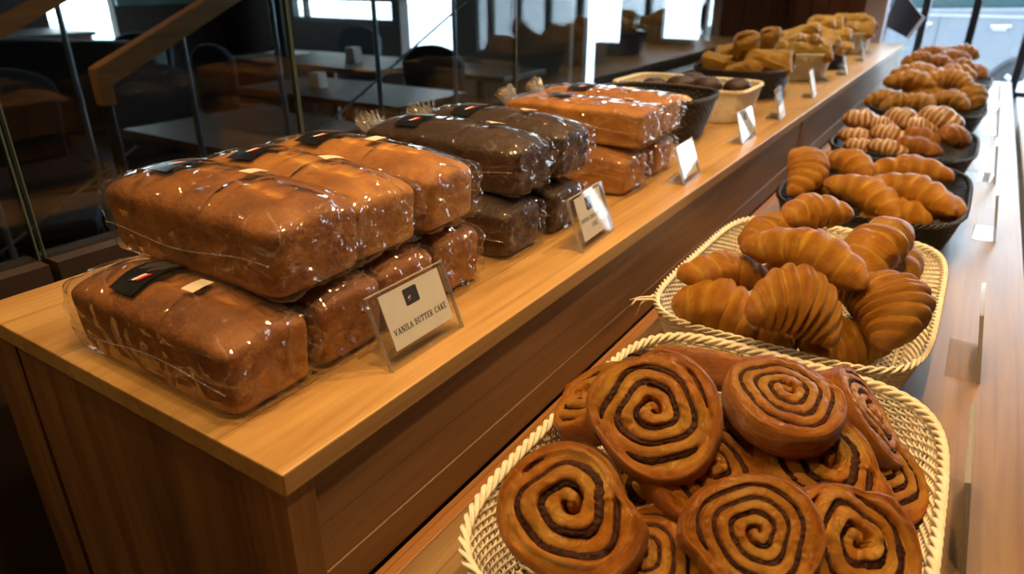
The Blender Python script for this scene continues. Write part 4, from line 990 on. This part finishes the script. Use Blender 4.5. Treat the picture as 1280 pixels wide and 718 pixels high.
puff((-0.4942, 2.58, 1.1109),(0.12, 0.0, 0.0),0.12,1,0,'U4','puff pastry in the middle of the round beige basket')
puff((-0.5452, 2.66, 1.1289),(0.111, 0.0404, 0.0208),0.12,1,1,'U4','puff pastry at the upper left of the round beige basket')
puff((-0.4504, 2.56, 1.1119),(0.06, 0.1039, 0.0),0.12,1,2,'U4','puff pastry at the right of the round beige basket')
puff((-0.5335, 2.52, 1.0883),(0.1083, -0.0191, 0.0),0.11,1,3,'U4','puff pastry low at the left rim of the round beige basket')
puff((-0.4523, 2.86, 1.079),(0.0985, 0.0174, 0.0),0.1,1,0,'U5','puff pastry at the near rim of the second black puff basket')
puff((-0.5498, 2.98, 1.1256),(0.111, 0.0404, 0.0208),0.12,1,1,'U5','puff pastry on top at the left of the second black puff basket')
puff((-0.4881, 2.94, 1.1079),(0.12, 0.0, 0.0),0.12,1.1,2,'U5','puff pastry in the middle of the second black puff basket')
puff((-0.5359, 3.04, 1.1459),(0.1182, 0.0208, 0.0),0.12,1,3,'U5','topmost puff pastry of the second black puff basket')
puff((-0.5762, 2.96, 1.1),(0.1018, -0.0371, 0.0191),0.11,1,0,'U5','puff pastry leaning out at the back of the second black puff basket')
puff((-0.5172, 2.9, 1.0924),(0.0953, 0.055, 0.0),0.11,1,1,'U5','puff pastry left of the near rim one in the second black puff basket')
puff((-0.507, 3.6, 1.1147),(0.128, 0.0226, 0.0),0.13,1.2,2,'U6','puff pastry at the back of the farthest beige basket')
puff((-0.4823, 3.5, 1.0979),(0.128, -0.0226, 0.0),0.13,1.1,3,'U6','puff pastry at the front of the farthest beige basket')
puff((-0.5371, 3.6, 1.1338),(0.1203, 0.0438, 0.0226),0.13,1.1,0,'U6','topmost puff pastry of the farthest beige basket')
puff((-0.5347, 3.55, 1.093),(0.0953, 0.055, 0.0),0.11,1.1,1,'U6','puff pastry at the left of the farthest beige basket')
# ------------------------------------------------------------------ wrapped loaves
def lf(x,y,z,seed,mat,label,group,rz=0,**k):
    return make_loaf((x,y,z),rz,seed,mat,label=label,group=group,**k)
VG='vanilla loaf cakes by the near corner'; CG='chocolate loaf cakes'; GG='golden loaf cakes'
Z0_=ZT+.0008; Z1_=ZT+.0785; Z1c=ZT+.0735
lf(-.541,.2975,Z0_,1,'loaf_van','golden brown wrapped loaf nearest the counter corner, bottom row',VG,0,L=.218,W=.080,tuft=False,price=(.035,-.004),lab=(-.030,-.004))
lf(-.550,.385,Z0_,2,'loaf_van','wrapped loaf second in the bottom row, squeezed behind the nearest one',VG,.02,stickers=False,tuft=False,W=.078)
lf(-.553,.471,Z0_,3,'loaf_van','wrapped loaf third in the bottom row, directly behind the vanila butter cake sign',VG,-.02,stickers=False,tuft=False,W=.078)
lf(-.555,.553,Z0_,4,'loaf_van','wrapped loaf at the far end of the bottom row of vanilla loaves',VG,.0,stickers=False,tuft=False,W=.074)
lf(-.549,.362,Z1_,5,'loaf_van','largest looking wrapped loaf on top of the stack at the near end',VG,.0,tuft=False,L=.228,W=.093,price=(.030,.012),lab=(-.058,.006))
lf(-.558,.452,Z1_,6,'loaf_gold','wrapped loaf in the middle of the top row of vanilla loaves',VG,-.03,tuft=False,H=.053,W=.086,price=(.040,.012))
lf(-.556,.542,Z1_,7,'loaf_gold','wrapped loaf at the far end of the top row of vanilla loaves',VG,.03,tuft=False,H=.053,W=.080,price=(.020,.002))
lf(-.558,.690,Z0_,8,'loaf_choc','dark chocolate loaf at the near end, bottom row',CG,.0,tuft=False,H=.053,dome=.018,W=.080,lab=(.0,.0),price=(.085,.02))
lf(-.556,.800,Z0_,9,'loaf_choc','dark chocolate loaf of the bottom row directly behind the second sign',CG,.0,stickers=False,tuft=False,H=.053,dome=.018,W=.082)
lf(-.560,.715,Z1c,10,'loaf_choc','dark chocolate loaf on top at the near end, milky glare on its bag',CG,.0,H=.053,dome=.018,W=.084,lab=(-.055,-.006),price=(.055,.016))
lf(-.556,.818,Z1c,11,'loaf_choc','dark chocolate loaf on top at the far end, label with red and white mark',CG,-.03,H=.053,dome=.018,W=.082,lab=(-.045,-.006),price=(.040,.01))
lf(-.550,1.015,Z0_,12,'loaf_gold','golden loaf at the near end of the third stack, bottom row',GG,.0,stickers=False,tuft=False,H=.053,dome=.018,W=.090)
lf(-.552,1.150,Z0_,13,'loaf_gold','golden loaf at the far end of the third stack, bottom row',GG,.0,stickers=False,tuft=False,H=.053,dome=.018,W=.082,L=.225)
lf(-.540,1.035,Z1c,14,'loaf_gold','golden loaf on top at the near end of the third stack',GG,.0,W=.092,H=.052,dome=.008,lab=(-.040,.012),price=(.07,.03))
lf(-.548,1.145,Z1c,15,'loaf_gold','golden loaf on top at the far end of the third stack',GG,.0,W=.086,H=.052,dome=.010,lab=(-.045,-.008),price=(.045,-.004))
# ------------------------------------------------------------------ light
def spot(name,loc,target,power,size=.025,col=(1,.60,.25),angle=75,blend=.6):
    L=bpy.data.lights.new(name,'SPOT'); L.energy=power; L.color=col; L.shadow_soft_size=size; L.spot_size=math.radians(angle); L.spot_blend=blend
    o=bpy.data.objects.new(name,L); o.location=loc; o.rotation_euler=(Vector(target)-Vector(loc)).to_track_quat('-Z','Y').to_euler(); return link(o)
def pendant(loc,label,power,target,angle=95):  # builds the shop's spotlights and the added fill lamps alike
    kc=(1,.60,.25) if loc[1]<2 else (1,.74,.44)
    r=empty('ceiling_spotlight',loc)
    MB().tube([(0,0,0),(0,0,.10)],.035,20).build('housing',M['dark_metal'],r)
    MB().tube([(0,0,.10),(0,0,2.9-loc[2])],.006,8).build('stem',M['dark_metal'],r)
    tag(r,label,'spotlight'); spot('spotlight_lamp',(loc[0],loc[1],loc[2]-.02),target,power,col=kc,angle=angle)
LS=[(-1.9,.75,2.45,22,(-2.2,1.4,1.0)),(-.95,-.75,2.45,22,(-.75,.1,.2)),(-1.6,-.2,2.45,24,(-1.2,.3,0)),(-.60,.10,2.35,24,(-.45,.45,1.0)),(-.35,.75,2.35,26,(-.35,.65,1.0)),(-.05,.35,2.35,36,(-.10,.50,.9)),(-.55,1.35,2.35,20,(-.5,1.3,1.0)),(-.05,1.25,2.35,54,(-.12,1.2,.9)),(-.3,2.3,2.35,48,(-.3,2.2,.9)),(-.45,3.2,2.35,75,(-.3,3.2,.9))]  # cafe, counter-end, floor and farthest-basket lamps are added to brighten those parts
for i,(x,y,z,p,t) in enumerate(LS):
    pendant((x,y,z),['black ceiling spotlight over the cafe side, beyond the glass','black ceiling spotlight behind the viewer, aimed at the counter end','black ceiling spotlight behind the counter end, aimed at the floor','black ceiling spotlight above the nearest loaves','black ceiling spotlight above the chocolate loaves','black ceiling spotlight above the cinnamon rolls','black ceiling spotlight above the small black basket','black ceiling spotlight above the croissants','black ceiling spotlight above the striped buns','black ceiling spotlight above the farthest baskets'][i],p,t)
W_=bpy.data.worlds.new('sky'); S.world=W_; W_.use_nodes=True; nt=W_.node_tree
bg=nt.nodes['Background']; tc=nt.nodes.new('ShaderNodeTexCoord'); sx=nt.nodes.new('ShaderNodeSeparateXYZ'); rp=nt.nodes.new('ShaderNodeValToRGB')
nt.links.new(tc.outputs['Generated'],sx.inputs[0]); nt.links.new(sx.outputs['Z'],rp.inputs[0]); nt.links.new(rp.outputs[0],bg.inputs[0])
rp.color_ramp.elements[0].color=(.80,.90,1,1); rp.color_ramp.elements[1].color=(.62,.80,1,1)
bg.inputs[1].default_value=9.0
def portal(loc,rot,sx_,sy_):
    L=bpy.data.lights.new('window_portal','AREA'); L.shape='RECTANGLE'; L.size=sx_; L.size_y=sy_; L.cycles.is_portal=True
    o=bpy.data.objects.new('window_portal',L); o.location=loc; o.rotation_euler=rot; link(o)
portal((.28,5.2,1.58),(-PI/2,0,0),3.0,1.85)
portal((-3.4,5.2,1.2),(-PI/2,0,0),2.2,2.3)
# ------------------------------------------------------------------ camera
cam=bpy.data.cameras.new('camera'); co=bpy.data.objects.new('camera',cam); link(co)
f=862.0; th=math.atan2(359+32,f); psi=math.atan2((1256-640)*math.cos(th),f)
co.location=(0,0,1.32); cam.sensor_width=36; cam.sensor_fit='HORIZONTAL'; cam.lens=f/1280*36; cam.clip_start=.02
co.rotation_euler=(PI/2-th,0,psi)
cam.dof.use_dof=True; cam.dof.focus_distance=.68; cam.dof.aperture_fstop=6.0
S.camera=co
S.view_settings.view_transform='Standard'; S.view_settings.look='None'; S.view_settings.gamma=1; S.view_settings.use_curve_mapping=False
S.view_settings.exposure=0.0
S.cycles.max_bounces=10; S.cycles.transparent_max_bounces=24; S.cycles.glossy_bounces=4; S.cycles.diffuse_bounces=4
S.cycles.use_denoising=True
